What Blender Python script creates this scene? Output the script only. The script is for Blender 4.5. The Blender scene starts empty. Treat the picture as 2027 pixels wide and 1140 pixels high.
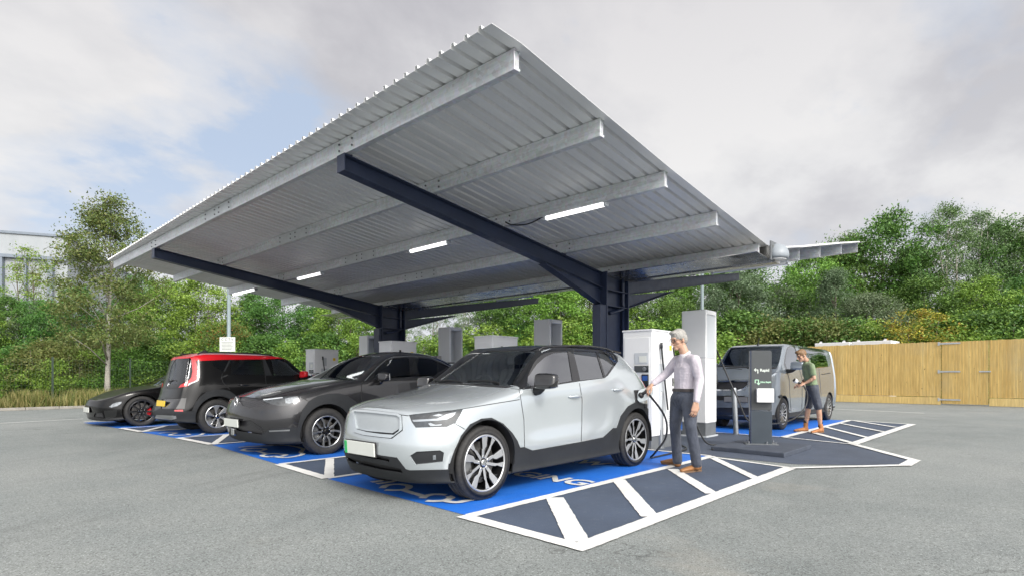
import bpy, bmesh, math, random
from mathutils import Vector, Matrix, noise
from math import radians as R, sin, cos, pi
scn = bpy.context.scene
COL = scn.collection
random.seed(7)
# ---------------------------------------------------------------- camera model (measured once, used to place things in metres)
F, HY, CX, TH, CH = 1124., 745., 1013.5, R(42.7), 1.15
FW = Vector((cos(TH), sin(TH), 0)); RT = Vector((sin(TH), -cos(TH), 0))
def G(px, py, z=0.0):
    d = F*(CH-z)/(py-HY); l = (px-CX)/F*d
    p = FW*d + RT*l
    return Vector((p.x, p.y, z))
def atD(px, py, d):
    p = FW*d + RT*((px-CX)/F*d)
    return Vector((p.x, p.y, CH+(HY-py)/F*d))
def atY(px, py, y):
    r = (px-CX)/F; a = FW+RT*r; return atD(px, py, y/a.y)
def atX(px, py, x):
    r = (px-CX)/F; a = FW+RT*r; return atD(px, py, x/a.x)
# ---------------------------------------------------------------- objects
def tag(o, label=None, cat=None, group=None, kind=None):
    if label: o['label'] = label
    if cat: o['category'] = cat
    if group: o['group'] = group
    if kind: o['kind'] = kind
    return o
def thing(name, label, cat, loc=(0,0,0), rz=0, group=None):
    o = bpy.data.objects.new(name, None); COL.objects.link(o)
    o.location = loc; o.rotation_euler = (0,0,rz); o.empty_display_size = .3
    return tag(o, label, cat, group)
def link(name, me, mats, parent=None, smooth=None, bevel=None, subd=None, solid=None):
    if isinstance(me, MB): me = me.mesh(name)
    elif isinstance(me, bmesh.types.BMesh):
        b = me; me = bpy.data.meshes.new(name); b.to_mesh(me); b.free()
    if not isinstance(mats, (list, tuple)): mats = [mats]
    for m in mats: me.materials.append(m)
    if smooth: me.shade_smooth() if hasattr(me, 'shade_smooth') else [setattr(p, 'use_smooth', True) for p in me.polygons]
    o = bpy.data.objects.new(name, me); COL.objects.link(o)
    if parent: o.parent = parent
    if bevel:
        m = o.modifiers.new('bevel', 'BEVEL'); m.width = bevel; m.segments = 2; m.limit_method = 'ANGLE'; m.angle_limit = R(40)
        m.harden_normals = False
    if subd:
        m = o.modifiers.new('subd', 'SUBSURF'); m.levels = m.render_levels = subd
    if solid:
        m = o.modifiers.new('solid', 'SOLIDIFY'); m.thickness = solid; m.offset = -1
    return o
def copy_tree(o, parent=None):
    c = o.copy(); COL.objects.link(c)
    if parent: c.parent = parent
    for ch in list(o.children): copy_tree(ch, c)
    return c
class MB:
    def __init__(s): s.v = []; s.f = []; s.m = []
    def face(s, pts, mi=0):
        n = len(s.v); s.v += [tuple(p) for p in pts]; s.f.append(tuple(range(n, n+len(pts)))); s.m.append(mi); return s
    def box(s, x0, x1, y0, y1, z0, z1, mi=0, M=None):
        n = len(s.v)
        for z in (z0, z1):
            for x, y in ((x0,y0),(x1,y0),(x1,y1),(x0,y1)):
                p = Vector((x,y,z)); s.v.append(tuple(M @ p if M else p))
        for f in ((3,2,1,0),(4,5,6,7),(0,1,5,4),(1,2,6,5),(2,3,7,6),(3,0,4,7)):
            s.f.append(tuple(n+i for i in f)); s.m.append(mi)
        return s
    def prism(s, poly, a, b, mi=0, mi2=None):
        """poly: list of 3d points (planar loop), extruded by vector b-a (a: Vector offset start)"""
        n = len(s.v); k = len(poly)
        for off in (a, b):
            s.v += [tuple(Vector(p)+Vector(off)) for p in poly]
        s.f.append(tuple(n+i for i in range(k))[::-1]); s.m.append(mi if mi2 is None else mi2)
        s.f.append(tuple(n+k+i for i in range(k))); s.m.append(mi if mi2 is None else mi2)
        for i in range(k):
            j = (i+1) % k
            s.f.append((n+i, n+j, n+k+j, n+k+i)); s.m.append(mi)
        return s
    def tube(s, path, r, seg=8, mi=0, caps=True):
        path = [Vector(p) for p in path]; rs = r if isinstance(r, (list, tuple)) else [r]*len(path)
        n0 = len(s.v); prev = None
        for i, p in enumerate(path):
            t = (path[min(i+1, len(path)-1)]-path[max(i-1, 0)]).normalized()
            if prev is None:
                u = t.orthogonal().normalized()
            else:
                u = (prev - t*prev.dot(t)).normalized()
            prev = u; w = t.cross(u)
            for k in range(seg):
                a = 2*pi*k/seg
                s.v.append(tuple(p+(u*cos(a)+w*sin(a))*rs[i]))
        for i in range(len(path)-1):
            for k in range(seg):
                a = n0+i*seg+k; b = n0+i*seg+(k+1) % seg
                s.f.append((a, b, b+seg, a+seg)); s.m.append(mi)
        if caps:
            s.f.append(tuple(n0+k for k in range(seg))[::-1]); s.m.append(mi)
            e = n0+(len(path)-1)*seg
            s.f.append(tuple(e+k for k in range(seg))); s.m.append(mi)
        return s
    def lathe(s, prof, axis='y', seg=48, c=(0,0,0), mi=0, a0=0, a1=2*pi):
        """prof: list of (radius, along)"""
        n0 = len(s.v); k = len(prof); full = abs(a1-a0-2*pi) < 1e-6
        ns = seg if full else seg+1
        for i in range(ns):
            a = a0+(a1-a0)*i/seg
            for r, h in prof:
                p = {'y': (r*cos(a), h, r*sin(a)), 'z': (r*cos(a), r*sin(a), h), 'x': (h, r*cos(a), r*sin(a))}[axis]
                s.v.append((p[0]+c[0], p[1]+c[1], p[2]+c[2]))
        for i in range(seg):
            j = (i+1) % ns
            for q in range(k-1):
                s.f.append((n0+i*k+q, n0+i*k+q+1, n0+j*k+q+1, n0+j*k+q)); s.m.append(mi)
        return s
    def mesh(s, name):
        me = bpy.data.meshes.new(name); me.from_pydata(s.v, [], s.f)
        for p, m in zip(me.polygons, s.m): p.material_index = m
        bm = bmesh.new(); bm.from_mesh(me); bmesh.ops.recalc_face_normals(bm, faces=bm.faces); bm.to_mesh(me); bm.free()
        return me
def rawmesh(name, v, f, mi=None):
    me = bpy.data.meshes.new(name); me.from_pydata(v, [], f)
    if mi: me.polygons.foreach_set('material_index', mi)
    return me
def bez(pts, n=10):
    """Catmull-Rom through pts"""
    P = [Vector(p) for p in pts]; out = []
    for i in range(len(P)-1):
        p0 = P[max(i-1,0)]; p1 = P[i]; p2 = P[i+1]; p3 = P[min(i+2,len(P)-1)]
        for k in range(n):
            t = k/n
            out.append(.5*((2*p1)+(p2-p0)*t+(2*p0-5*p1+4*p2-p3)*t*t+(3*p1-p0-3*p2+p3)*t**3))
    out.append(P[-1]); return out
# ---------------------------------------------------------------- materials
def newmat(name):
    m = bpy.data.materials.new(name); m.use_nodes = True
    nt = m.node_tree; nt.nodes.clear()
    out = nt.nodes.new('ShaderNodeOutputMaterial'); bs = nt.nodes.new('ShaderNodeBsdfPrincipled')
    nt.links.new(bs.outputs[0], out.inputs[0])
    return m, nt, bs, out
def N(nt, t, **kw):
    n = nt.nodes.new(t)
    for k, v in kw.items():
        if k in n.inputs: n.inputs[k].default_value = v
        else: setattr(n, k, v)
    return n
def ramp(nt, fac, stops):
    r = nt.nodes.new('ShaderNodeValToRGB')
    while len(r.color_ramp.elements) < len(stops): r.color_ramp.elements.new(.5)
    for e, (p, c) in zip(r.color_ramp.elements, stops):
        e.position = p; e.color = (*c, 1) if len(c) == 3 else c
    nt.links.new(fac, r.inputs[0]); return r.outputs[0]
def tex(nt, coord='Object', scale=(1,1,1), rot=(0,0,0)):
    t = nt.nodes.new('ShaderNodeTexCoord'); mp = nt.nodes.new('ShaderNodeMapping')
    mp.inputs['Scale'].default_value = scale; mp.inputs['Rotation'].default_value = rot
    nt.links.new(t.outputs[coord], mp.inputs[0]); return mp.outputs[0]
def noise_n(nt, vec, scale, detail=4, rough=.6):
    n = N(nt, 'ShaderNodeTexNoise'); n.inputs['Scale'].default_value = scale; n.inputs['Detail'].default_value = detail; n.inputs['Roughness'].default_value = rough
    nt.links.new(vec, n.inputs['Vector']); return n.outputs['Fac']
def mixc(nt, fac, a, b, mode='MIX'):
    m = nt.nodes.new('ShaderNodeMix'); m.data_type = 'RGBA'; m.blend_type = mode
    for sock, v in ((m.inputs[0], fac), (m.inputs[6], a), (m.inputs[7], b)):
        if hasattr(v, 'links') or hasattr(v, 'is_linked'): nt.links.new(v, sock)
        elif isinstance(v, (int, float)): sock.default_value = v
        else: sock.default_value = (*v, 1)
    return m.outputs[2]
def bump(nt, bs, h, strength=.3, dist=.01):
    b = nt.nodes.new('ShaderNodeBump'); b.inputs['Strength'].default_value = strength; b.inputs['Distance'].default_value = dist
    nt.links.new(h, b.inputs['Height']); nt.links.new(b.outputs[0], bs.inputs['Normal'])
def simple(name, col, rough=.5, metal=0., var=.12, vscale=3., coat=0., spec=None, bmp=0., bscale=60., emit=None, rvar=0.):
    m, nt, bs, out = newmat(name)
    v = tex(nt)
    f = noise_n(nt, v, vscale, 5)
    lo = tuple(c*(1-var) for c in col); hi = tuple(min(1, c*(1+var)) for c in col)
    c = ramp(nt, f, [(.3, lo), (.7, hi)])
    nt.links.new(c, bs.inputs['Base Color'])
    bs.inputs['Roughness'].default_value = rough; bs.inputs['Metallic'].default_value = metal
    if rvar:
        rr = ramp(nt, noise_n(nt, v, vscale*2.3, 5), [(.3, (max(.02, rough-rvar),)*3), (.7, (min(1, rough+rvar),)*3)])
        nt.links.new(rr, bs.inputs['Roughness'])
    bs.inputs['Coat Weight'].default_value = coat; bs.inputs['Coat Roughness'].default_value = .03
    if spec is not None: bs.inputs['Specular IOR Level'].default_value = spec
    if bmp: bump(nt, bs, noise_n(nt, v, bscale, 3), bmp, .004)
    if emit:
        bs.inputs['Emission Color'].default_value = (*emit[0], 1); bs.inputs['Emission Strength'].default_value = emit[1]
    return m
def carpaint(name, col, metal=.5, rough=.32, flake=.06, coat=1.):
    m, nt, bs, out = newmat(name)
    v = tex(nt)
    f = noise_n(nt, v, 900, 1)
    dust = noise_n(nt, v, 2.2, 6)
    c = ramp(nt, f, [(.35, tuple(x*(1-flake) for x in col)), (.65, tuple(min(1, x*(1+flake)) for x in col))])
    c2 = mixc(nt, ramp(nt, dust, [(.45, (0,0,0)), (.8, (.012,)*3)]), c, (.33,.32,.30))
    nt.links.new(c2, bs.inputs['Base Color'])
    bs.inputs['Metallic'].default_value = metal; bs.inputs['Roughness'].default_value = rough
    bs.inputs['Coat Weight'].default_value = coat; bs.inputs['Specular IOR Level'].default_value = .5*coat; bs.inputs['Coat Roughness'].default_value = .02
    return m
def glassmat(name, tint=(.35,.40,.40), refl=1.0, add=.035):
    """thin window pane: tinted see-through plus mirror-like sky reflection"""
    m, nt, bs, out = newmat(name); nt.nodes.remove(bs)
    tr = N(nt, 'ShaderNodeBsdfTransparent'); tr.inputs[0].default_value = (*tint, 1)
    gl = N(nt, 'ShaderNodeBsdfGlossy'); gl.inputs[0].default_value = (.95,.97,1,1); gl.inputs['Roughness'].default_value = .015
    fr = N(nt, 'ShaderNodeFresnel'); fr.inputs['IOR'].default_value = 1.52
    mu = N(nt, 'ShaderNodeMath', operation='MULTIPLY_ADD'); mu.inputs[1].default_value = 1.25*refl; mu.inputs[2].default_value = add
    nt.links.new(fr.outputs[0], mu.inputs[0])
    mx = N(nt, 'ShaderNodeMixShader'); nt.links.new(mu.outputs[0], mx.inputs[0]); nt.links.new(tr.outputs[0], mx.inputs[1]); nt.links.new(gl.outputs[0], mx.inputs[2])
    nt.links.new(mx.outputs[0], out.inputs[0])
    return m
M = {}
M['galv'] = None
def build_mats():
    # galvanised steel: spangled, streaky
    m, nt, bs, out = newmat('galvanised_steel'); v = tex(nt)
    vo = N(nt, 'ShaderNodeTexVoronoi'); vo.inputs['Scale'].default_value = 26; nt.links.new(v, vo.inputs['Vector'])
    n1 = noise_n(nt, tex(nt, scale=(1,.25,4)), 6, 6)
    c = mixc(nt, .35, ramp(nt, n1, [(.25, (.42,.475,.53)), (.75, (.66,.73,.80))]), vo.outputs['Color'], 'SOFT_LIGHT')
    hsv = N(nt, 'ShaderNodeHueSaturation'); hsv.inputs['Saturation'].default_value = .35; nt.links.new(c, hsv.inputs['Color'])
    nt.links.new(hsv.outputs[0], bs.inputs['Base Color'])
    bs.inputs['Metallic'].default_value = .5
    nt.links.new(ramp(nt, n1, [(.2, (.30,)*3), (.8, (.52,)*3)]), bs.inputs['Roughness'])
    M['galv'] = m
    # roof sheet underside, plain aluminium-zinc
    m, nt, bs, out = newmat('roof_sheet_metal'); v = tex(nt, scale=(.35,4,1))
    n1 = noise_n(nt, v, 1.5, 5); n2 = noise_n(nt, tex(nt), 38, 3)
    c = ramp(nt, n1, [(.25, (.68,.685,.69)), (.75, (.81,.815,.82))])
    c = mixc(nt, ramp(nt, n2, [(.70, (0,0,0)), (.76, (.55,.55,.55))]), c, (.16,.13,.10))
    nt.links.new(c, bs.inputs['Base Color']); bs.inputs['Metallic'].default_value = .3
    nt.links.new(ramp(nt, n1, [(.2, (.34,)*3), (.8, (.46,)*3)]), bs.inputs['Roughness'])
    M['sheet'] = m
    M['navy_steel'] = simple('navy_painted_steel', (.018,.028,.062), .38, 0, .15, 4, spec=.5, rvar=.08)
    M['white_cab'] = simple('white_powder_coat', (.75,.76,.77), .42, 0, .035, 1.2, rvar=.06)
    M['cab_panel'] = simple('pale_grey_panel', (.50,.53,.56), .35, 0, .04, 2)
    M['cab_plinth'] = simple('grey_plinth', (.13,.14,.15), .55, 0, .12, 6)
    M['black_plastic'] = simple('black_plastic', (.018,.018,.020), .5, 0, .2, 8, bmp=.15, bscale=300)
    M['trim_plastic'] = simple('charcoal_trim_plastic', (.024,.026,.029), .6, 0, .12, 5, spec=.25, bmp=.12, bscale=400)
    M['gloss_black'] = simple('gloss_black', (.008,.008,.009), .06, 0, .1, 5, coat=1)
    M['dark_inner'] = simple('dark_lining', (.022,.022,.023), .8, 0, .2, 6)
    M['seat'] = simple('dark_seat_fabric', (.13,.13,.135), .7, 0, .2, 12, bmp=.2, bscale=200)
    M['seat_light'] = simple('grey_seat_fabric', (.30,.30,.30), .7, 0, .15, 12)
    M['rubber'] = None
    M['screen'] = simple('dark_screen', (.02,.025,.03), .12, 0, .2, 5, coat=.5)
    M['blue_screen'] = simple('blue_screen', (.03,.10,.35), .2, 0, .2, 9)
    M['cable'] = simple('black_cable_rubber', (.020,.021,.023), .48, 0, .2, 10)
    M['chrome'] = simple('bright_chrome', (.72,.73,.74), .12, 1, .05, 5)
    M['alloy'] = simple('machined_alloy', (.62,.63,.64), .28, .8, .03, 4)
    M['alloy_grey'] = simple('grey_alloy', (.34,.35,.36), .3, .8, .04, 4)
    M['alloy_dark'] = simple('dark_alloy', (.045,.046,.05), .35, .6, .1, 20)
    M['alloy_black'] = simple('black_alloy', (.012,.012,.013), .3, .3, .1, 20)
    M['disc'] = simple('brake_disc_steel', (.30,.29,.28), .35, .9, .2, 30)
    M['caliper_red'] = simple('red_caliper', (.45,.012,.02), .35, 0, .1, 10)
    M['plate_white'] = simple('blank_white_plate', (.66,.68,.64), .35, 0, .03, 8)
    M['plate_yellow'] = simple('yellow_plate', (.80,.55,.03), .35, 0, .04, 8)
    M['plate_green'] = simple('green_plate_flash', (.03,.42,.12), .4, 0, .03, 8)
    M['ink'] = simple('black_ink', (.015,.015,.015), .5, 0, .1, 8)
    M['led'] = simple('led_lens', (.62,.66,.70), .12, 0, .05, 9, coat=1); M['drl'] = simple('unlit_led_bar', (.34,.37,.40), .12, .3, .1, 9, coat=1)
    M['lamp_dark'] = simple('smoked_lamp', (.035,.04,.045), .06, 0, .4, 30, coat=1)
    M['lamp_clear'] = simple('clear_lamp_housing', (.20,.22,.24), .10, .15, .5, 22, coat=1)
    M['lamp_red'] = simple('red_lamp_lens', (.50,.006,.012), .08, 0, .15, 14, coat=1)
    M['bollard'] = simple('satin_bollard_steel', (.33,.35,.37), .34, .75, .06, 5, rvar=.06)
    M['diffuser'] = simple('lit_diffuser', (.9,.9,.9), .3, 0, .02, 3, emit=((1,.985,.95), 2.0)); M['diffuser_off'] = simple('white_diffuser', (.85,.85,.85), .3, 0, .02, 3)
    M['glass'] = glassmat('window_glass', (.84,.88,.87))
    M['glass_side'] = glassmat('tinted_side_glass', (.62,.70,.70), .8, add=.30)
    M['glass_dark'] = glassmat('privacy_glass', (.22,.235,.245), .7)
    M['glass_screen'] = glassmat('windscreen_glass', (.96,.98,.97), .4, add=.012)
    # tyre rubber with tread sipes
    m, nt, bs, out = newmat('tyre_rubber'); 
    t = N(nt, 'ShaderNodeTexCoord'); sp = N(nt, 'ShaderNodeSeparateXYZ'); nt.links.new(t.outputs['Object'], sp.inputs[0])
    at = N(nt, 'ShaderNodeMath', operation='ARCTAN2'); nt.links.new(sp.outputs[2], at.inputs[0]); nt.links.new(sp.outputs[0], at.inputs[1])
    ml = N(nt, 'ShaderNodeMath', operation='MULTIPLY_ADD'); ml.inputs[1].default_value = 62; nt.links.new(at.outputs[0], ml.inputs[0])
    yy = N(nt, 'ShaderNodeMath', operation='MULTIPLY'); yy.inputs[1].default_value = 14; nt.links.new(sp.outputs[1], yy.inputs[0]); nt.links.new(yy.outputs[0], ml.inputs[2])
    sn = N(nt, 'ShaderNodeMath', operation='SINE'); nt.links.new(ml.outputs[0], sn.inputs[0])
    ln = N(nt, 'ShaderNodeVectorMath', operation='LENGTH'); cb = N(nt, 'ShaderNodeCombineXYZ'); nt.links.new(sp.outputs[0], cb.inputs[0]); nt.links.new(sp.outputs[2], cb.inputs[2]); nt.links.new(cb.outputs[0], ln.inputs[0])
    gt = N(nt, 'ShaderNodeMath', operation='GREATER_THAN'); gt.inputs[1].default_value = .318; nt.links.new(ln.outputs['Value'], gt.inputs[0])
    th = N(nt, 'ShaderNodeMath', operation='GREATER_THAN'); th.inputs[1].default_value = -.35; nt.links.new(sn.outputs[0], th.inputs[0])
    mm = N(nt, 'ShaderNodeMath', operation='MULTIPLY'); nt.links.new(gt.outputs[0], mm.inputs[0]); nt.links.new(th.outputs[0], mm.inputs[1])
    nz = noise_n(nt, tex(nt), 30, 4)
    nt.links.new(ramp(nt, nz, [(.3, (.017,.017,.018)), (.75, (.036,.035,.034))]), bs.inputs['Base Color'])
    bs.inputs['Roughness'].default_value = .72
    bump(nt, bs, mm.outputs[0], 1.0, .03)
    M['rubber'] = m
build_mats()
# ================================================================ world: sky with broken cloud
SUN_AZ = math.atan2(-1.0, -0.30)   # direction the light comes from (world xy)
SUN_EL = R(37)
def build_world():
    w = bpy.data.worlds.new('World'); scn.world = w; w.use_nodes = True
    nt = w.node_tree; nt.nodes.clear()
    out = N(nt, 'ShaderNodeOutputWorld'); bg = N(nt, 'ShaderNodeBackground'); bg.inputs['Strength'].default_value = .1
    sky = N(nt, 'ShaderNodeTexSky'); sky.sky_type = 'NISHITA'; sky.sun_disc = False
    sky.sun_elevation = SUN_EL; sky.sun_rotation = (pi/2 - SUN_AZ) % (2*pi)
    sky.air_density = 1.0; sky.dust_density = 1.5; sky.ozone_density = 1.5
    tc = N(nt, 'ShaderNodeTexCoord'); sp = N(nt, 'ShaderNodeSeparateXYZ'); nt.links.new(tc.outputs['Generated'], sp.inputs[0])
    # project the view direction onto a flat cloud layer
    za = N(nt, 'ShaderNodeMath', operation='MAXIMUM'); za.inputs[1].default_value = 0.0; nt.links.new(sp.outputs[2], za.inputs[0])
    zb = N(nt, 'ShaderNodeMath', operation='ADD'); zb.inputs[1].default_value = .30; nt.links.new(za.outputs[0], zb.inputs[0])
    dx = N(nt, 'ShaderNodeMath', operation='DIVIDE'); nt.links.new(sp.outputs[0], dx.inputs[0]); nt.links.new(zb.outputs[0], dx.inputs[1])
    dy = N(nt, 'ShaderNodeMath', operation='DIVIDE'); nt.links.new(sp.outputs[1], dy.inputs[0]); nt.links.new(zb.outputs[0], dy.inputs[1])
    cb = N(nt, 'ShaderNodeCombineXYZ'); nt.links.new(dx.outputs[0], cb.inputs[0]); nt.links.new(dy.outputs[0], cb.inputs[1])
    def cl(scale, seed, detail, rough, dist=0.):
        mp = N(nt, 'ShaderNodeMapping'); mp.inputs['Location'].default_value = seed; mp.inputs['Rotation'].default_value = (0,0,R(-47)); mp.inputs['Scale'].default_value = (.8,1,1)
        nt.links.new(cb.outputs[0], mp.inputs[0])
        n = N(nt, 'ShaderNodeTexNoise'); n.inputs['Scale'].default_value = scale; n.inputs['Detail'].default_value = detail; n.inputs['Roughness'].default_value = rough; n.inputs['Distortion'].default_value = dist
        nt.links.new(mp.outputs[0], n.inputs['Vector']); return n.outputs['Fac']
    cover = cl(1.15, (CLOUD[0], CLOUD[1], 0), 9, .54, .05)
    body = cl(2.1, (4.4, 9.1, 2), 8, .54, .05)
    fine = cl(8.5, (1.4, 2.1, 5), 6, .6)
    m1 = N(nt, 'ShaderNodeMath', operation='MULTIPLY_ADD'); m1.inputs[1].default_value = .10; nt.links.new(fine, m1.inputs[0]); m0 = N(nt, 'ShaderNodeMath', operation='ADD'); nt.links.new(cover, m0.inputs[0]); nt.links.new(ramp(nt, sp.outputs[2], [(.38,(0,0,0)),(.56,(.10,.10,.10))]), m0.inputs[1]); nt.links.new(m0.outputs[0], m1.inputs[2])
    mask = ramp(nt, m1.outputs[0], [(.44, (0,0,0)), (.48, (.6,.6,.6)), (.54, (1,1,1))])
    m2 = N(nt, 'ShaderNodeMath', operation='MULTIPLY_ADD'); m2.inputs[1].default_value = .12; nt.links.new(fine, m2.inputs[0]); nt.links.new(body, m2.inputs[2])
    ccol = ramp(nt, m2.outputs[0], [(.42, (4.9,4.9,5.15)), (.49, (5.5,5.5,5.7)), (.57, (6.4,6.4,6.5)), (.68, (7.1,7.05,7.05))])
    hi = ramp(nt, sp.outputs[2], [(.30, (1,1,1)), (.56, (.84,.83,.85))]); ccol = mixc(nt, 1.0, ccol, hi, 'MULTIPLY')
    # pale blue between the clouds
    blue = mixc(nt, .72, sky.outputs[0], (5.0,5.8,7.1))
    c = mixc(nt, mask, blue, ccol)
    # low air near the horizon turns white
    hz = ramp(nt, sp.outputs[2], [(.0, (1,1,1)), (.16, (.55,.55,.55)), (.34, (0,0,0))])
    c = mixc(nt, hz, c, mixc(nt, .35, c, (6.6,6.6,6.85)))
    low = ramp(nt, sp.outputs[2], [(.10, (.75,.75,.75)), (.22, (0,0,0))])
    c = mixc(nt, low, c, (6.4,6.55,7.0))
    # bright glow added round the sun, behind the camera, to light under the canopy
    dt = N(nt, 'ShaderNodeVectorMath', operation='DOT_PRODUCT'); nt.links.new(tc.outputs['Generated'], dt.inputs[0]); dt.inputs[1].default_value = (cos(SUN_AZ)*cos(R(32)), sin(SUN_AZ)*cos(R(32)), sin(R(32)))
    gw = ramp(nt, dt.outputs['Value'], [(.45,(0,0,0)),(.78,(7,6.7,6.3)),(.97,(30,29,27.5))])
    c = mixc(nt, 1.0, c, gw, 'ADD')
    d2 = N(nt, 'ShaderNodeVectorMath', operation='DOT_PRODUCT'); nt.links.new(tc.outputs['Generated'], d2.inputs[0]); d2.inputs[1].default_value = (-.95,-.27,.16)  # second broad glow added to the unseen sky, brightening faces under the canopy
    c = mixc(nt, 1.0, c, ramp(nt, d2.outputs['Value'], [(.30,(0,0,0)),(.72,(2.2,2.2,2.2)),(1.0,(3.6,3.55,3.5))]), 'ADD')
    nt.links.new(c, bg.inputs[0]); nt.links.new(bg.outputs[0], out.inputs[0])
CLOUD = (2.3, 5.2)
build_world()
sun = bpy.data.lights.new('sun', 'SUN'); sun.energy = 2.0; sun.angle = R(14); sun.color = (1.0,.955,.89)
so = bpy.data.objects.new('sun', sun); COL.objects.link(so)
dv = Vector((cos(SUN_AZ)*cos(SUN_EL), sin(SUN_AZ)*cos(SUN_EL), sin(SUN_EL)))
so.rotation_euler = dv.to_track_quat('Z', 'Y').to_euler(); so.location = dv*60
# camera
cd = bpy.data.cameras.new('camera'); co = bpy.data.objects.new('camera', cd); COL.objects.link(co); scn.camera = co
cd.sensor_fit = 'HORIZONTAL'; cd.sensor_width = 36.; cd.lens = F/2027*36; cd.clip_end = 2000; cd.clip_start = .05
cd.shift_y = (HY-570)/2027
co.location = (0,0,CH); co.rotation_euler = (R(90), 0, TH-R(90))
scn.render.resolution_x = 1024; scn.render.resolution_y = 575
scn.render.engine = 'CYCLES'
scn.view_settings.view_transform = 'Standard'; scn.view_settings.look = 'None'; scn.view_settings.exposure = .33; scn.view_settings.gamma = 1
# ================================================================ ground
def ground_mats():
    # worn pale asphalt
    m, nt, bs, out = newmat('worn_asphalt'); v = tex(nt)
    big = noise_n(nt, v, .16, 5, .55); mid = noise_n(nt, v, 1.3, 6, .65); fine = noise_n(nt, v, 85, 3, .7)
    vo = N(nt, 'ShaderNodeTexVoronoi'); vo.inputs['Scale'].default_value = 120; nt.links.new(v, vo.inputs['Vector'])
    base = ramp(nt, big, [(.32, (.158,.176,.174)), (.5, (.210,.229,.226)), (.70, (.270,.282,.274))])
    b2 = mixc(nt, ramp(nt, mid, [(.36, (0,0,0)), (.72, (.5,.5,.5))]), base, (.268,.285,.275))
    sp = mixc(nt, .8, b2, ramp(nt, vo.outputs['Color'], [(.03, (.10,.10,.10)), (.35, (.44,.44,.44)), (.8, (.60,.60,.60)), (.97, (1,1,1))]), 'OVERLAY')
    sp = mixc(nt, .5, sp, ramp(nt, fine, [(.3, (.3,.3,.3)), (.7, (.66,.66,.66))]), 'OVERLAY')
    ck = N(nt, 'ShaderNodeTexVoronoi', feature='DISTANCE_TO_EDGE'); ck.inputs['Scale'].default_value = .22; nv = N(nt, 'ShaderNodeTexNoise'); nv.inputs['Scale'].default_value = 1.6; nv.inputs['Detail'].default_value = 6; nt.links.new(v, nv.inputs['Vector'])
    va = N(nt, 'ShaderNodeVectorMath', operation='MULTIPLY_ADD'); va.inputs[1].default_value = (1.5,1.5,0); nt.links.new(nv.outputs['Color'], va.inputs[0]); nt.links.new(v, va.inputs[2]); nt.links.new(va.outputs[0], ck.inputs['Vector'])
    crk = N(nt, 'ShaderNodeMath', operation='MULTIPLY'); nt.links.new(ramp(nt, ck.outputs['Distance'], [(.0,(.6,.6,.6)),(.0035,(0,0,0))]), crk.inputs[0]); nt.links.new(ramp(nt, noise_n(nt, v, .35, 3), [(.52,(0,0,0)),(.6,(1,1,1))]), crk.inputs[1])
    sp = mixc(nt, crk.outputs[0], sp, (.05,.05,.048))
    wv = N(nt, 'ShaderNodeTexWave'); wv.wave_type = 'RINGS'; wv.rings_direction = 'Z'; wv.inputs['Scale'].default_value = .16; wv.inputs['Distortion'].default_value = 3.5; wv.inputs['Detail'].default_value = 3; wv.inputs['Detail Scale'].default_value = .35
    mpw = N(nt, 'ShaderNodeMapping'); mpw.inputs['Location'].default_value = (-9,9,0); nt.links.new(v, mpw.inputs[0]); nt.links.new(mpw.outputs[0], wv.inputs['Vector'])
    tm = N(nt, 'ShaderNodeMath', operation='MULTIPLY'); nt.links.new(ramp(nt, wv.outputs['Fac'], [(.80,(0,0,0)),(.92,(.30,.30,.30)),(1.0,(.05,.05,.05))]), tm.inputs[0]); nt.links.new(ramp(nt, noise_n(nt, v, .5, 5), [(.45,(0,0,0)),(.62,(1,1,1))]), tm.inputs[1])
    sp = mixc(nt, tm.outputs[0], sp, (.10,.105,.105))
    # old stains and darker patches
    st = noise_n(nt, tex(nt, scale=(.5,1.1,1), rot=(0,0,.6)), .9, 7, .7)
    sp = mixc(nt, ramp(nt, st, [(.60, (0,0,0)), (.74, (.30,.30,.30))]), sp, (.11,.115,.11))
    st2 = noise_n(nt, tex(nt, scale=(.8,.5,1), rot=(0,0,-.4)), .55, 6, .65)
    sp = mixc(nt, ramp(nt, st2, [(.62, (0,0,0)), (.78, (.55,.55,.55))]), sp, (.34,.315,.27))
    nt.links.new(sp, bs.inputs['Base Color']); bs.inputs['Roughness'].default_value = .86
    ad = N(nt, 'ShaderNodeMath', operation='ADD'); nt.links.new(fine, ad.inputs[0]); nt.links.new(vo.outputs['Distance'], ad.inputs[1])
    bump(nt, bs, ad.outputs[0], .55, .006)
    M['asphalt'] = m
    def paint(name, col, worn, amt=.35, sc=1.0, rough=.6):
        m, nt, bs, out = newmat(name); v = tex(nt)
        a = noise_n(nt, v, 1.1*sc, 6, .65); f = noise_n(nt, v, 75, 3, .7); g = noise_n(nt, v, 9, 6, .7)
        c = ramp(nt, a, [(.3, tuple(x*.82 for x in col)), (.7, tuple(x*1.15 for x in col))])
        mk = N(nt, 'ShaderNodeMath', operation='MULTIPLY'); nt.links.new(f, mk.inputs[0]); nt.links.new(g, mk.inputs[1])
        sc_ = noise_n(nt, tex(nt, scale=(.35,5,1)), 1.3*sc, 5, .65); c = mixc(nt, ramp(nt, sc_, [(.56,(0,0,0)),(.74,(.35,.35,.35))]), c, tuple(q*.45+.02 for q in col))
        c = mixc(nt, ramp(nt, mk.outputs[0], [(.30, (0,0,0)), (.44, (amt,)*3)]), c, worn)
        nt.links.new(c, bs.inputs['Base Color']); bs.inputs['Roughness'].default_value = rough
        bump(nt, bs, f, .5, .005); return m
    M['blue_paint'] = paint('blue_bay_paint', (.010,.135,.57), (.09,.26,.60), .6)
    M['navy_paint'] = paint('navy_hatch_paint', (.056,.076,.118), (.15,.17,.20), .6, rough=.7)
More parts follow.
